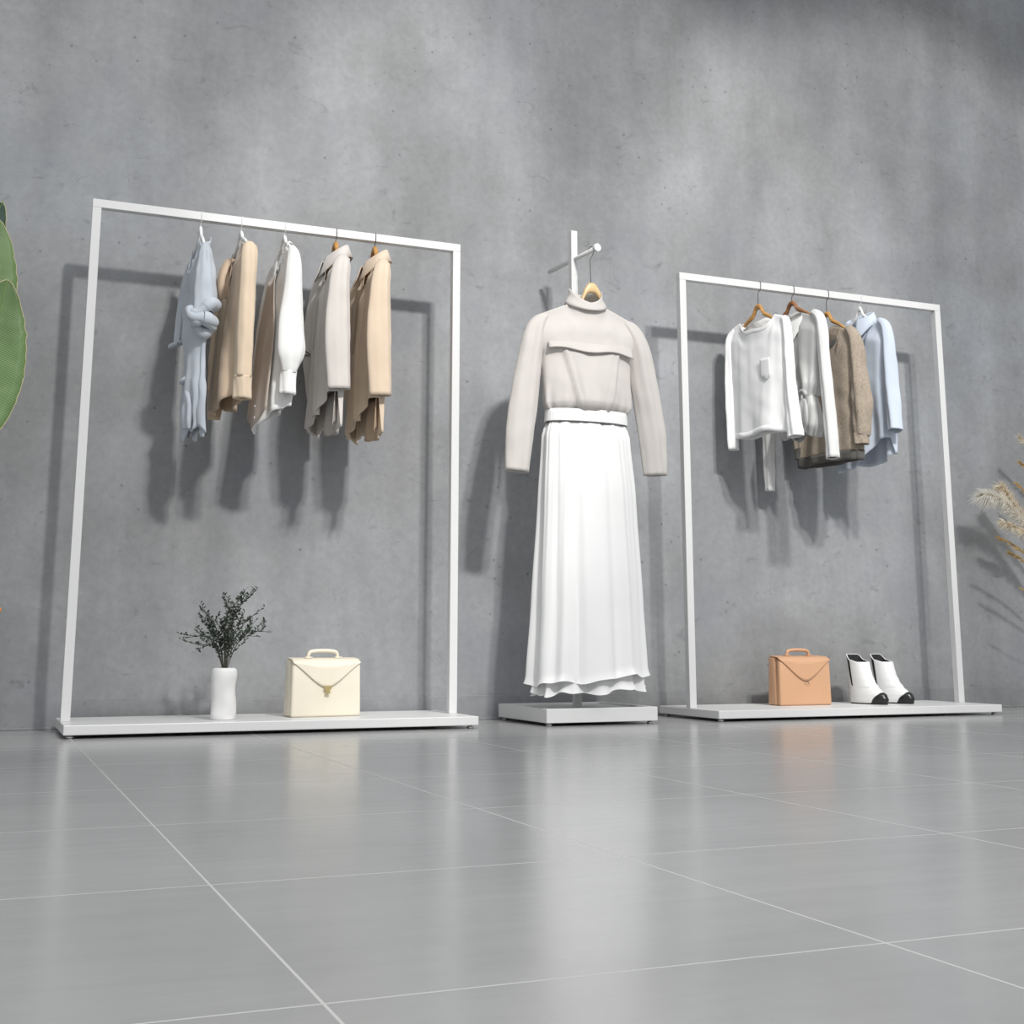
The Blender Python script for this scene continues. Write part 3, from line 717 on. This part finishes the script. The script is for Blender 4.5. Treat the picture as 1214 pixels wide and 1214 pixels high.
    link('underskirt', rings(1.10, .116, [(0, .150, .054, 0, 0), (.3, .172, .076, 0, -.008), (.7, .192, .086, -.004, -.018), (1, .208, .092, -.010, -.022)], 0, F2,
                             lambda q: .010 * math.cos(q) + .006 * math.sin(6 * q + 2) + .004 * math.sin(13 * q), grow=.011), F_SKIRT, k, solid=.0015)
g_outfit()

# ------------------------------------------------------------------ vase with sprigs
VX, VY = .752, 4.325
CER = simple('white_ceramic', (.78, .77, .76, 1), .6, var=.03, scale=12, bmp=.2)
def vase():
    prof = [(.036, 0), (.040, .003), (.0415, .02), (.0405, .05), (.0395, .08), (.040, .11), (.0405, .14), (.038, .158), (.032, .166), (.025, .167), (.022, .163), (.021, .14), (.021, .05)]
    n = 48; rows = []
    prof = catmull(prof, 60)
    for i, (r, z) in enumerate(prof):
        row = []
        for j in range(n):
            q = 2 * PI * j / n
            w = .0055 * noise.noise(Vector((math.cos(q) * 1.1 + 4, math.sin(q) * 1.1, z * 16))) * (1 if i < 44 else 0) * ss(z / .015)
            row.append(Vector(((r + w) * math.cos(q) + .0015 * math.sin(z * 40), (r + w) * math.sin(q), z)))
        rows.append(row)
    o = link('vase', grid_mesh(rows, True, True, True), CER)
    o.location = (VX, VY, HB)
    tag(o, 'white dented ceramic vase holding dark leafy sprigs on the left rack platform', 'vase')
vase()
LEAF_DK = simple('dark_green_leaf', (.035, .05, .035, 1), .6, var=.45, scale=80)
STEM_DK = simple('dark_stem', (.05, .048, .035, 1), .7, var=.2)
def leaf_quads(V, F, base, d, nrm, L, W):
    d = d.normalized(); s = d.cross(nrm).normalized(); i = len(V)
    up = s.cross(d)
    V += [base, base + d * L * .35 + s * W * .5 + up * W * .12, base + d * L * .75 + s * W * .36, base + d * L, base + d * L * .75 - s * W * .36, base + d * L * .35 - s * W * .5 + up * W * .12]
    F += [(i, i + 1, i + 2, i + 3), (i, i + 3, i + 4, i + 5)]
def sprig(px_tip, dy, label, rnd, group=None, nb=7):
    """tip offset (x, z) above the vase mouth"""
    o = thing('leafy_sprig', label, 'plant sprig', (VX, VY, HB + .02), 0, group)
    tx, tz = px_tip
    base = Vector((rnd.uniform(-.01, .01), rnd.uniform(-.01, .01), 0)); mouth = Vector((tx * .06, dy * .06, .148)); tip = Vector((tx, dy, .145 + tz))
    mid = mouth.lerp(tip, .5) + Vector((-tx * .12, -dy * .1, .03 + .12 * abs(tx)))
    P = [Vector(p) for p in catmull([base, mouth, mid, tip], 22)]
    bm = bmesh.new(); V = []; F = []
    def addtube(path, r0, r1):
        me = tube_mesh(path, [lerp(r0, r1, i / (len(path) - 1)) for i in range(len(path))], 6); bm.from_mesh(me); bpy.data.meshes.remove(me)
    addtube(P, .0019, .0007)
    def leaves(path, n, s0):
        for k in range(n):
            f = s0 + (1 - s0) * k / max(1, n - 1); x = f * (len(path) - 1); i = min(int(x), len(path) - 2)
            p = path[i].lerp(path[i + 1], x - i); d = (path[i + 1] - path[i]).normalized()
            a = rnd.uniform(0, 2 * PI); side = Vector((math.cos(a), math.sin(a), rnd.uniform(-.2, .6)))
            dd = d * .6 + side * .8
            leaf_quads(V, F, p, dd, Vector((rnd.uniform(-1, 1), rnd.uniform(-1, 0), rnd.uniform(.2, 1))), rnd.uniform(.009, .016), rnd.uniform(.005, .0085))
    leaves(P, 20, .42)
    for b in range(nb):
        f = rnd.uniform(.45, .93); i = int(f * 22); p = P[i]; d = (P[min(i + 1, 22)] - P[i - 1]).normalized()
        a = rnd.uniform(0, 2 * PI); sd = Vector((math.cos(a), .6 * math.sin(a), rnd.uniform(-.1, .7))).normalized()
        L = rnd.uniform(.03, .065); Q = [p + (d * .7 * t + sd * .8 * t + Vector((0, 0, .15 * t * t))) * L for t in (0, .25, .5, .75, 1)]
        addtube(Q, .0011, .0005); leaves(Q, 9, .2)
    me = bpy.data.meshes.new('stem'); bm.to_mesh(me); bm.free()
    link('stem', me, STEM_DK, o)
    lf = link('foliage', mesh(V, F), LEAF_DK, o, smooth=False); 
rnd = random.Random(5)
SPG = 'leafy sprigs in the white vase'
sprig((.055, .243), -.03 and (-.02), 'tallest dark leafy sprig in the white vase, rising to the upper right', rnd, SPG, 8)
sprig((-.135, .10), -.01, 'dark leafy sprig reaching farthest left from the white vase', rnd, SPG)
sprig((.155, .12), .01, 'dark leafy sprig reaching farthest right from the white vase', rnd, SPG)
sprig((-.085, .20), .03, 'upright dark leafy sprig on the left side of the vase bouquet', rnd, SPG)
for a, dy in (((.015, .21), -.03), ((.035, .185), .04), ((-.025, .16), -.03), ((.075, .165), .0), ((-.055, .115), .02), ((.0, .13), .02), ((.1, .105), -.03), ((-.1, .06), -.03)):
    sprig(a, dy, 'dark leafy sprig in the crowded middle of the white vase bouquet', rnd, SPG)

# ------------------------------------------------------------------ briefcases
def leather(name, col, rough=.42):
    m, nt, b = nodes(name); v = objvec(nt)
    f = noise_n(nt, 14, 3, .5, v)
    nt.links.new(ramp(nt, f, [(.3, tuple(c * .95 for c in col[:3]) + (1,)), (.7, col)]), b.inputs['Base Color'])
    b.inputs['Roughness'].default_value = rough
    vo = N(nt, 'ShaderNodeTexVoronoi', Scale=420); nt.links.new(v, vo.inputs['Vector'])
    bump(nt, b, vo.outputs['Distance'], .12, .0008)
    return m
GOLD = simple('brass', (.72, .58, .25, 1), .3, .85)
DARKSLOT = simple('dark_slot', (.12, .06, .03, 1), .5)
def briefcase(loc, rz, mat, label, clasp, w=.25, h=.195, d=.095):
    o = thing('briefcase', label, 'briefcase', loc, rz, 'structured leather briefcases')
    hw = w / 2
    def rbox(x0, x1, y0, y1, z0, z1, taper, bev):
        b = bmesh.new(); bmesh.ops.create_cube(b, size=1)
        for v in b.verts:
            k = v.co.z + .5
            yc = (y0 + y1) / 2
            v.co = Vector((lerp(x0, x1, v.co.x + .5) * (1 - .02 * k), lerp(yc, lerp(y0, y1, v.co.y + .5), 1 - taper * k), lerp(z0, z1, k)))
        bmesh.ops.bevel(b, geom=list(b.edges), offset=bev, segments=4, affect='EDGES', profile=.5)
        me = bpy.data.meshes.new('b'); b.to_mesh(me); b.free(); return me
    link('main_compartment', rbox(-hw, hw, -d * .18, d * .5, .0, h, .30, .010), mat, o)
    link('gusset', rbox(-hw + .006, hw - .006, -d * .30, -d * .12, .002, h * .95, .2, .004), mat, o)
    link('front_pocket', rbox(-hw, hw, -d * .5, -d * .24, .0, h * .93, .25, .009), mat, o)
    # flap: over the top and down the front to a point at the clasp
    rows = []; n = 40
    for j in range(n + 1):
        s = -1 + 2 * j / n; x = s * (hw - .001) * .978
        a = abs(s)
        zl = h * lerp(.50, .93, ss((a - .02) / .98) * .38 + .62 * a ** 1.4)     # lower edge of the flap
        path = []
        yb = d * .30; yf = -d * .5 * .86
        for k in range(6): path.append(Vector((x, lerp(yb, -d * .16, k / 5), h + .003 - .004 * (k / 5))))
        zs = h * .955
        path.append(Vector((x, -d * .30, h * .985))); path.append(Vector((x, -d * .40, h * .955)))
        for k in range(1, 9):
            t = k / 8; z = lerp(h * .93, zl, t)
            path.append(Vector((x, -d * .455 - d * .05 * (1 - z / h) - .004, z)))
        rows.append(path)
    link('flap', grid_mesh(rows), mat, o, solid=.0028)
    # handle
    hp = catmull([(-.054, .004, h + .002), (-.052, .004, h + .014), (-.042, .004, h + .024), (0, .004, h + .027), (.042, .004, h + .024), (.052, .004, h + .014), (.054, .004, h + .002)], 36)
    hd = link('handle', tube_mesh(hp, [(.0052 + .0016 * math.sin(PI * i / 36), .0065 + .001 * math.sin(PI * i / 36)) for i in range(37)], 14), mat, o)
    for s in (-1, 1):
        link('handle_tab', box_mesh(s * .054 - .013, s * .054 + .013, -.008, .016, h + .002, h + .0065, bev=.0018), mat, hd)
    yc = -d * .5 - .008
    if clasp == 'plaque':
        V = [(-.012, 0, .012), (.012, 0, .012), (.0125, 0, .004), (.007, 0, -.002), (.008, 0, -.014), (-.008, 0, -.014), (-.007, 0, -.002), (-.0125, 0, .004)]
        b = bmesh.new(); vs = [b.verts.new((x, yc, z + h * .47)) for x, _, z in V]; f = b.faces.new(vs)
        r = bmesh.ops.extrude_face_region(b, geom=[f]); bmesh.ops.translate(b, vec=(0, -.004, 0), verts=[v for v in r['geom'] if isinstance(v, bmesh.types.BMVert)])
        bmesh.ops.recalc_face_normals(b, faces=b.faces); me = bpy.data.meshes.new('c'); b.to_mesh(me); b.free()
        link('clasp', me, GOLD, o, smooth=False, label='gold clasp')
    else:
        link('clasp', tube_mesh([(-.007, yc, h * .49), (.003, yc - .001, h * .485), (.006, yc - .001, h * .455), (.010, yc, h * .43)], .0013, 6), DARKSLOT, o, label='thin dark clasp cord')
    return o
L_CREAM = leather('cream_leather', (.80, .735, .60, 1), .45)
L_TAN = leather('tan_leather', (.60, .345, .20, 1), .40)
briefcase((1.105, 4.405, HB), R(5), L_CREAM, 'cream leather briefcase with a gold clasp beside the white vase', 'plaque')
briefcase((3.118, 4.47, HB), R(0), L_TAN, 'tan leather briefcase on the right rack platform beside the boots', 'cord')

# ------------------------------------------------------------------ boots
B_WHITE = leather('white_boot_leather', (.82, .82, .81, 1), .4)
B_BLACK = leather('black_patent', (.012, .012, .012, 1), .28)
def boot(loc, rz, label):
    o = thing('ankle_boot', label, 'boot', loc, rz, 'pair of white ankle boots')
    # toe points along +x; heel at x<0
    # z, back x, front x, half width
    sec = [(.004, -.064, .118, .036), (.02, -.066, .122, .0395), (.038, -.066, .114, .0405), (.052, -.067, .094, .040), (.068, -.066, .072, .0395), (.09, -.065, .052, .0395), (.12, -.064, .036, .0405), (.15, -.066, .028, .042), (.180, -.070, .022, .044)]
    tab = [(a[0],) + a[1:] for a in sec]
    def P(q, z, g_=0.0, top=0.0):
        xb, xf, hw = interp(tab, z); c, s = math.cos(q), math.sin(q); xm = lerp(xb, xf, .42)
        x = xm + ((xf - xm) if c > 0 else (xm - xb)) * abs(c) ** .9 * (1 if c > 0 else -1)
        taper = 1 - .22 * ss(x / .12) if z < .07 else 1
        y = hw * abs(s) ** .8 * (1 if s > 0 else -1) * taper
        zz = z + top * (.024 * ss(-c * 1.2 + .1) - .008 * ss(c * 1.5))
        return Vector((x + g_ * c, y + g_ * s, zz))
    n = 56; Q = [2 * PI * j / n for j in range(n)]
    zs = [lerp(.004, .180, i / 48) for i in range(49)]
    tp = lambda z: ss((z - .11) / .07)
    link('upper', grid_mesh([[P(q, z, 0, tp(z)) for q in Q] for z in zs], True, True, False), B_WHITE, o, solid=.0035, offset=-1)
    link('lining', grid_mesh([[P(q, z, -.0045, tp(z)) - Vector((0, 0, .0015)) for q in Q] for z in zs[14:]], True, True, False), B_BLACK, o, label='black lining')
    # rounded black toe cap
    rows = []; qm = 1.12
    for i in range(11):
        t = i / 10; row = []
        for j in range(25):
            q = qm * (-1 + j / 12); zt = .004 + .044 * math.sqrt(max(0, 1 - (q / qm) ** 2)); z = lerp(.003, zt, t)
            row.append(P(q, z, .0014))
        rows.append(row)
    link('toe_cap', grid_mesh(rows), B_BLACK, o, solid=.0025, label='black toe cap')
    # black elastic strip at the outer side of the ankle
    G = []
    for i in range(9):
        t = i / 8; z = lerp(.178, .075, t); w = lerp(.20, .05, t)
        G.append([P(-PI / 2 - .25 + w * k, z, .0012, tp(z)) for k in (-1, -.5, 0, .5, 1)])
    link('elastic_gusset', grid_mesh(G), B_BLACK, o, solid=.0012, label='black elastic gusset')
    link('sole', grid_mesh([[P(q, .004, g_) + Vector((0, 0, z - .004)) for q in Q] for z, g_ in ((0, .0), (.0015, .0015), (.0045, .001))], True, True, True), B_BLACK, o, label='thin black sole')
    return o
boot((3.436, 4.465, HB), R(-80), 'white ankle boot with black toe cap, the left one next to the tan briefcase')
boot((3.568, 4.475, HB), R(-74), 'white ankle boot with black toe cap, the right one nearer the rack post')

# ------------------------------------------------------------------ banana plant at the left
def mat_leaf(name, a, bb):
    m, nt, b = nodes(name)
    uv = N(nt, 'ShaderNodeUVMap')
    w = N(nt, 'ShaderNodeTexWave', wave_type='BANDS', bands_direction='Y', Scale=16, Distortion=.6, Detail=2)
    nt.links.new(uv.outputs[0], w.inputs['Vector'])
    nz = noise_n(nt, 6, 4, .6, objvec(nt))
    c = ramp(nt, w.outputs['Fac'], [(.2, a), (.8, bb)])
    c = mixc(nt, c, tuple(x * .55 for x in a[:3]) + (1,), ramp(nt, nz, [(.45, g(0)), (.75, g(.6))]))
    nt.links.new(c, b.inputs['Base Color'])
    b.inputs['Roughness'].default_value = .42
    bump(nt, b, w.outputs['Fac'], .2, .002)
    return m
LEAF_A = mat_leaf('banana_leaf', (.125, .215, .075, 1), (.20, .31, .12, 1))
LEAF_B = mat_leaf('banana_leaf_dark', (.03, .075, .05, 1), (.05, .11, .075, 1))
LEAF_EDGE = simple('dry_leaf_edge', (.55, .50, .30, 1), .6, var=.2, scale=50)
STALK = simple('green_stalk', (.20, .30, .10, 1), .5, var=.15, scale=20)
def big_leaf(parent, base, tip, width, bulge=.5, bow=(0, 0, 0), facing=(0, -1, 0), mat=LEAF_A, petiole=None, fold=.18, seed=0, tear=.004):
    base = Vector(base); tip = Vector(tip); bow = Vector(bow); fac = Vector(facing).normalized()
    n = 48; m = 9; rows = []; uvs = []
    prev = None; edgeL = []; edgeR = []; rib = []
    for i in range(n + 1):
        t = i / n; p = base.lerp(tip, t) + bow * math.sin(PI * t)
        t2 = min(1, t + .02); dq = (base.lerp(tip, t2) + bow * math.sin(PI * t2)) - p
        if dq.length > 1e-6: d = dq.normalized()
        sd = d.cross(fac).normalized(); up = sd.cross(d)
        w = width * .5 * (math.sin(PI * min(1, t * .985 + .015) ** bulge)) ** .62
        rg = 1 + tear / max(width, .01) * 8 * noise.noise(Vector((t * 26, seed, 0))) * (.3 + t * .3)
        w *= rg
        rows.append([p + sd * w * s + up * (-fold * w * (1 - abs(s)) + .03 * width * noise.noise(Vector((t * 9, s * 2, seed + 3))) * abs(s)) for s in [-1 + 2 * k / (m - 1) for k in range(m)]])
        edgeL.append(rows[-1][0]); edgeR.append(rows[-1][-1]); rib.append(rows[-1][m // 2])
    me = grid_mesh(rows)
    uvl = me.uv_layers.new()
    for lp in me.loops:
        r, c = divmod(lp.vertex_index, m); uvl.data[lp.index].uv = (c / (m - 1), r / n * 1.6 + .18 * abs(c - m // 2) / m)
    lf = link('leaf', me, mat, parent, solid=.0015)
    link('leaf_edge', tube_mesh(edgeR, .0016, 6), LEAF_EDGE, lf, label='pale dry leaf edge')
    link('leaf_edge', tube_mesh(edgeL, .0016, 6), LEAF_EDGE, lf, label='pale dry leaf edge')
    link('midrib', tube_mesh([r - fac * -.002 for r in rib], [lerp(.006, .0015, i / n) for i in range(n + 1)], 8), STALK, lf)
    if petiole:
        P = catmull([petiole, Vector(petiole).lerp(base, .5) + Vector((0, 0, .05)), base, base.lerp(tip, .06)], 20)
        link('leaf_stalk', tube_mesh(P, [lerp(.013, .007, i / 20) for i in range(21)], 10), STALK, parent)
    return lf
PX, PY = -.345, 4.32
BP = thing('banana_plant', 'large green broad-leaved plant reaching in from the left edge', 'plant', (PX, PY, 0))
def rel(x, y, z): return (x - PX, y - PY, z)
core = rel(PX + .03, PY, .62)
big_leaf(BP, rel(-.105, 4.40, .90), rel(-.003, 4.385, 1.474), .235, .80, (.012, 0, 0), (.15, -1, .1), LEAF_A, core, seed=1)
big_leaf(BP, rel(-.15, 4.46, 1.12), rel(-.045, 4.45, 1.70), .20, .80, (.03, 0, 0), (.2, -1, 0), LEAF_A, core, seed=2)
big_leaf(BP, rel(-.15, 4.52, 1.22), rel(-.035, 4.52, 1.785), .18, .85, (-.03, 0, 0), (.3, -1, 0), LEAF_B, core, seed=3)
big_leaf(BP, rel(-.42, 4.22, .95), rel(-.62, 4.10, 1.62), .30, .8, (-.06, -.03, 0), (-.2, -1, .1), LEAF_A, core, seed=4)
big_leaf(BP, rel(-.34, 4.2, 1.05), rel(-.36, 4.08, 1.82), .28, .8, (0, -.05, 0), (0, -1, .15), LEAF_A, core, seed=5)
link('trunk', tube_mesh([(0, 0, .27), (.01, 0, .45), (.03, 0, .66)], [.035, .032, .02], 16), STALK, BP)
link('pot', lathe_mesh([(.10, 0), (.105, .005), (.125, .15), (.14, .29), (.143, .30), (.132, .30), (.128, .27)], 40, True, True), CER, BP)
ORANGE = simple('orange_petal', (.85, .30, .05, 1), .5, var=.2)
pt = [rel(.046, 4.40, .386) , rel(.040, 4.398, .395), rel(-.01, 4.39, .40), rel(-.08, 4.37, .395)]
link('flower', tube_mesh(catmull(pt, 16), [lerp(.004, .011, min(1, i / 6)) for i in range(17)], 10), ORANGE, BP, label='orange flower tip')
link('flower_stalk', tube_mesh(catmull([rel(-.08, 4.37, .395), rel(-.17, 4.34, .40), (.02, 0, .36)], 10), .006, 8), STALK, BP)

# ------------------------------------------------------------------ pampas grass at the right
PL_CREAM = fabric('pampas_cream', (.88, .80, .66, 1), .95, .1, bmp=.0, trans=.4)
PL_WHITE = fabric('pampas_white', (.92, .89, .82, 1), .95, .06, bmp=.0, trans=.4)
PL_GOLD = fabric('dry_grass_gold', (.66, .47, .19, 1), .8, .2, bmp=.0, trans=.3)
QX, QY = 4.76, 4.47
def plume(path, length_f, spread, n, mat, label, rnd, group, hair=.05, droop=.02, r=.0014, name='pampas_plume', stalkmat=None, wid=.0016):
    o = thing(name, label, 'dried grass', (QX, QY, 0), 0, group)
    P = [Vector(p) - Vector((4.62, 4.33, 0)) for p in catmull(path, 40)]
    link('stalk', tube_mesh(P, [lerp(.003, .001, i / 40) for i in range(41)], 6), stalkmat or PL_GOLD, o)
    V = []; F = []
    for k in range(n):
        f = 1 - length_f * rnd.random() ** 1.1; x = f * 40; i = min(int(x), 39); p = P[i].lerp(P[i + 1], x - i); d = (P[i + 1] - P[i]).normalized()
        env = math.sin(PI * min(1, max(0.03, (1 - f) / length_f)) ** .6)
        a = rnd.uniform(0, 2 * PI); s1 = d.orthogonal().normalized(); s2 = d.cross(s1)
        sd = s1 * math.cos(a) + s2 * math.sin(a)
        L = hair * rnd.uniform(.5, 1.1)
        dirv = (d * rnd.uniform(.5, 1.0) + sd * spread * (.35 + env)).normalized()
        pts = [p + dirv * L * t + Vector((0, 0, -droop * t * t)) for t in (0, .33, .66, 1)]
        wv = dirv.cross(Vector((rnd.uniform(-1, 1), rnd.uniform(-1, 1), rnd.uniform(-1, 1)))).normalized() * wid
        b0 = len(V)
        for q, pp in enumerate(pts):
            ww = (1, .9, .6, .08)[q]; V += [pp - wv * ww, pp + wv * ww]
        for q in range(3): F.append((b0 + 2 * q, b0 + 2 * q + 1, b0 + 2 * q + 3, b0 + 2 * q + 2))
    link('plume', mesh(V, F), mat, o, smooth=False)
rnd = random.Random(11)
PG = 'dried grasses at the right edge'
B0 = (4.62, 4.33, .30)
plume([B0, (4.48, 4.34, .55), (4.28, 4.35, .80), (4.15, 4.35, .93), (4.045, 4.35, .955)], .66, .5, 1300, PL_WHITE, 'fluffy cream pampas plume reaching farthest left at the right edge', rnd, PG, .085, .03)
plume([B0, (4.50, 4.36, .60), (4.34, 4.38, .82), (4.23, 4.38, .93), (4.17, 4.38, 1.0)], .6, .55, 1100, PL_CREAM, 'beige pampas plume just behind the white one at the right edge', rnd, PG, .07, .03)
plume([B0, (4.45, 4.32, .50), (4.24, 4.30, .67), (4.06, 4.30, .755)], .5, .30, 240, PL_GOLD, 'golden dried grass spike pointing left under the pampas plume', rnd, PG, .035, .005, name='dried_grass_spike')
plume([B0, (4.45, 4.30, .48), (4.26, 4.28, .61), (4.09, 4.28, .69)], .5, .30, 220, PL_GOLD, 'lower golden dried grass spike pointing left at the right edge', rnd, PG, .035, .005, name='dried_grass_spike')
plume([B0, (4.45, 4.28, .40), (4.28, 4.26, .46), (4.13, 4.26, .53)], .35, .12, 60, PL_GOLD, 'lowest thin golden grass stalk at the right edge', rnd, PG, .03, .004, name='dried_grass_spike')
plume([B0, (4.52, 4.36, .70), (4.38, 4.38, .92), (4.26, 4.38, 1.02)], .4, .25, 160, PL_GOLD, 'golden grass spike rising above the pampas plume at the right edge', rnd, PG, .03, .006, name='dried_grass_spike')
plume([B0, (4.54, 4.36, .75), (4.42, 4.36, 1.0), (4.275, 4.36, 1.115)], .4, .3, 200, PL_GOLD, 'upper golden grass spike at the right edge', rnd, PG, .035, .006, name='dried_grass_spike')
plume([B0, (4.56, 4.36, .80), (4.45, 4.36, 1.08), (4.285, 4.36, 1.235)], .4, .35, 260, PL_CREAM, 'topmost cream grass tip at the right edge', rnd, PG, .045, .01)
plume([B0, (4.50, 4.33, .55), (4.32, 4.34, .75), (4.13, 4.34, .835)], .6, .4, 800, PL_CREAM, 'beige plume with ragged ends below the white pampas plume', rnd, PG, .055, .02)
o = link('vase', lathe_mesh([(.09, 0), (.10, .005), (.115, .10), (.10, .22), (.07, .31), (.075, .33), (.068, .33), (.062, .31)], 40, True, True), CER)
o.location = (QX, QY, 0); tag(o, 'rounded white floor vase holding the dried grasses at the right edge', 'vase')

# ------------------------------------------------------------------ lights
def spot(x, y, z, tx, tz, energy, size, blend, rad, col=(1, .985, .96)):
    L = bpy.data.lights.new('ceiling_spot', 'SPOT'); L.energy = energy; L.spot_size = R(size); L.spot_blend = blend; L.shadow_soft_size = rad; L.color = col
    o = bpy.data.objects.new('ceiling_spot', L); COL.objects.link(o); o.location = (x, y, z)
    d = Vector((tx, YW, tz)) - Vector((x, y, z)); o.rotation_euler = d.to_track_quat('-Z', 'Y').to_euler()
    o['kind'] = 'structure'
for x, tx in ((1.75, .60), (2.15, 2.3), (2.85, 4.02)):
    spot(x, -1.4, 5.5, tx, 1.50, 760, 29.5, .32, .17)
A = bpy.data.lights.new('room_fill', 'AREA'); A.energy = 70; A.spread = R(110); A.shape = 'RECTANGLE'; A.size = 6; A.size_y = 3
ao = bpy.data.objects.new('room_fill', A); COL.objects.link(ao); ao.location = (2.0, .6, 4.2); ao.rotation_euler = (R(5), 0, 0); ao['kind'] = 'structure'
W = bpy.data.worlds.new('studio'); SC.world = W; W.use_nodes = True
nt = W.node_tree; bg = nt.nodes['Background']
bg.inputs[0].default_value = (.93, .96, 1.0, 1); bg.inputs[1].default_value = .49

# ------------------------------------------------------------------ camera
cam = bpy.data.cameras.new('camera'); co = bpy.data.objects.new('camera', cam); COL.objects.link(co); SC.camera = co
RES = 1214.0; F_PX, CY = 1502.8, 487.4
cam.sensor_fit = 'HORIZONTAL'; cam.sensor_width = 36; cam.lens = 36 * F_PX / RES
cam.shift_y = -(RES / 2 - CY) / RES
cam.clip_start = .05
co.location = (0, 0, .2829)
yaw, pit = .3909, .1824
co.rotation_euler = (PI / 2 + pit, 0, -yaw)
SC.view_settings.view_transform = 'Standard'
SC.view_settings.look = 'None'
SC.view_settings.exposure = .37
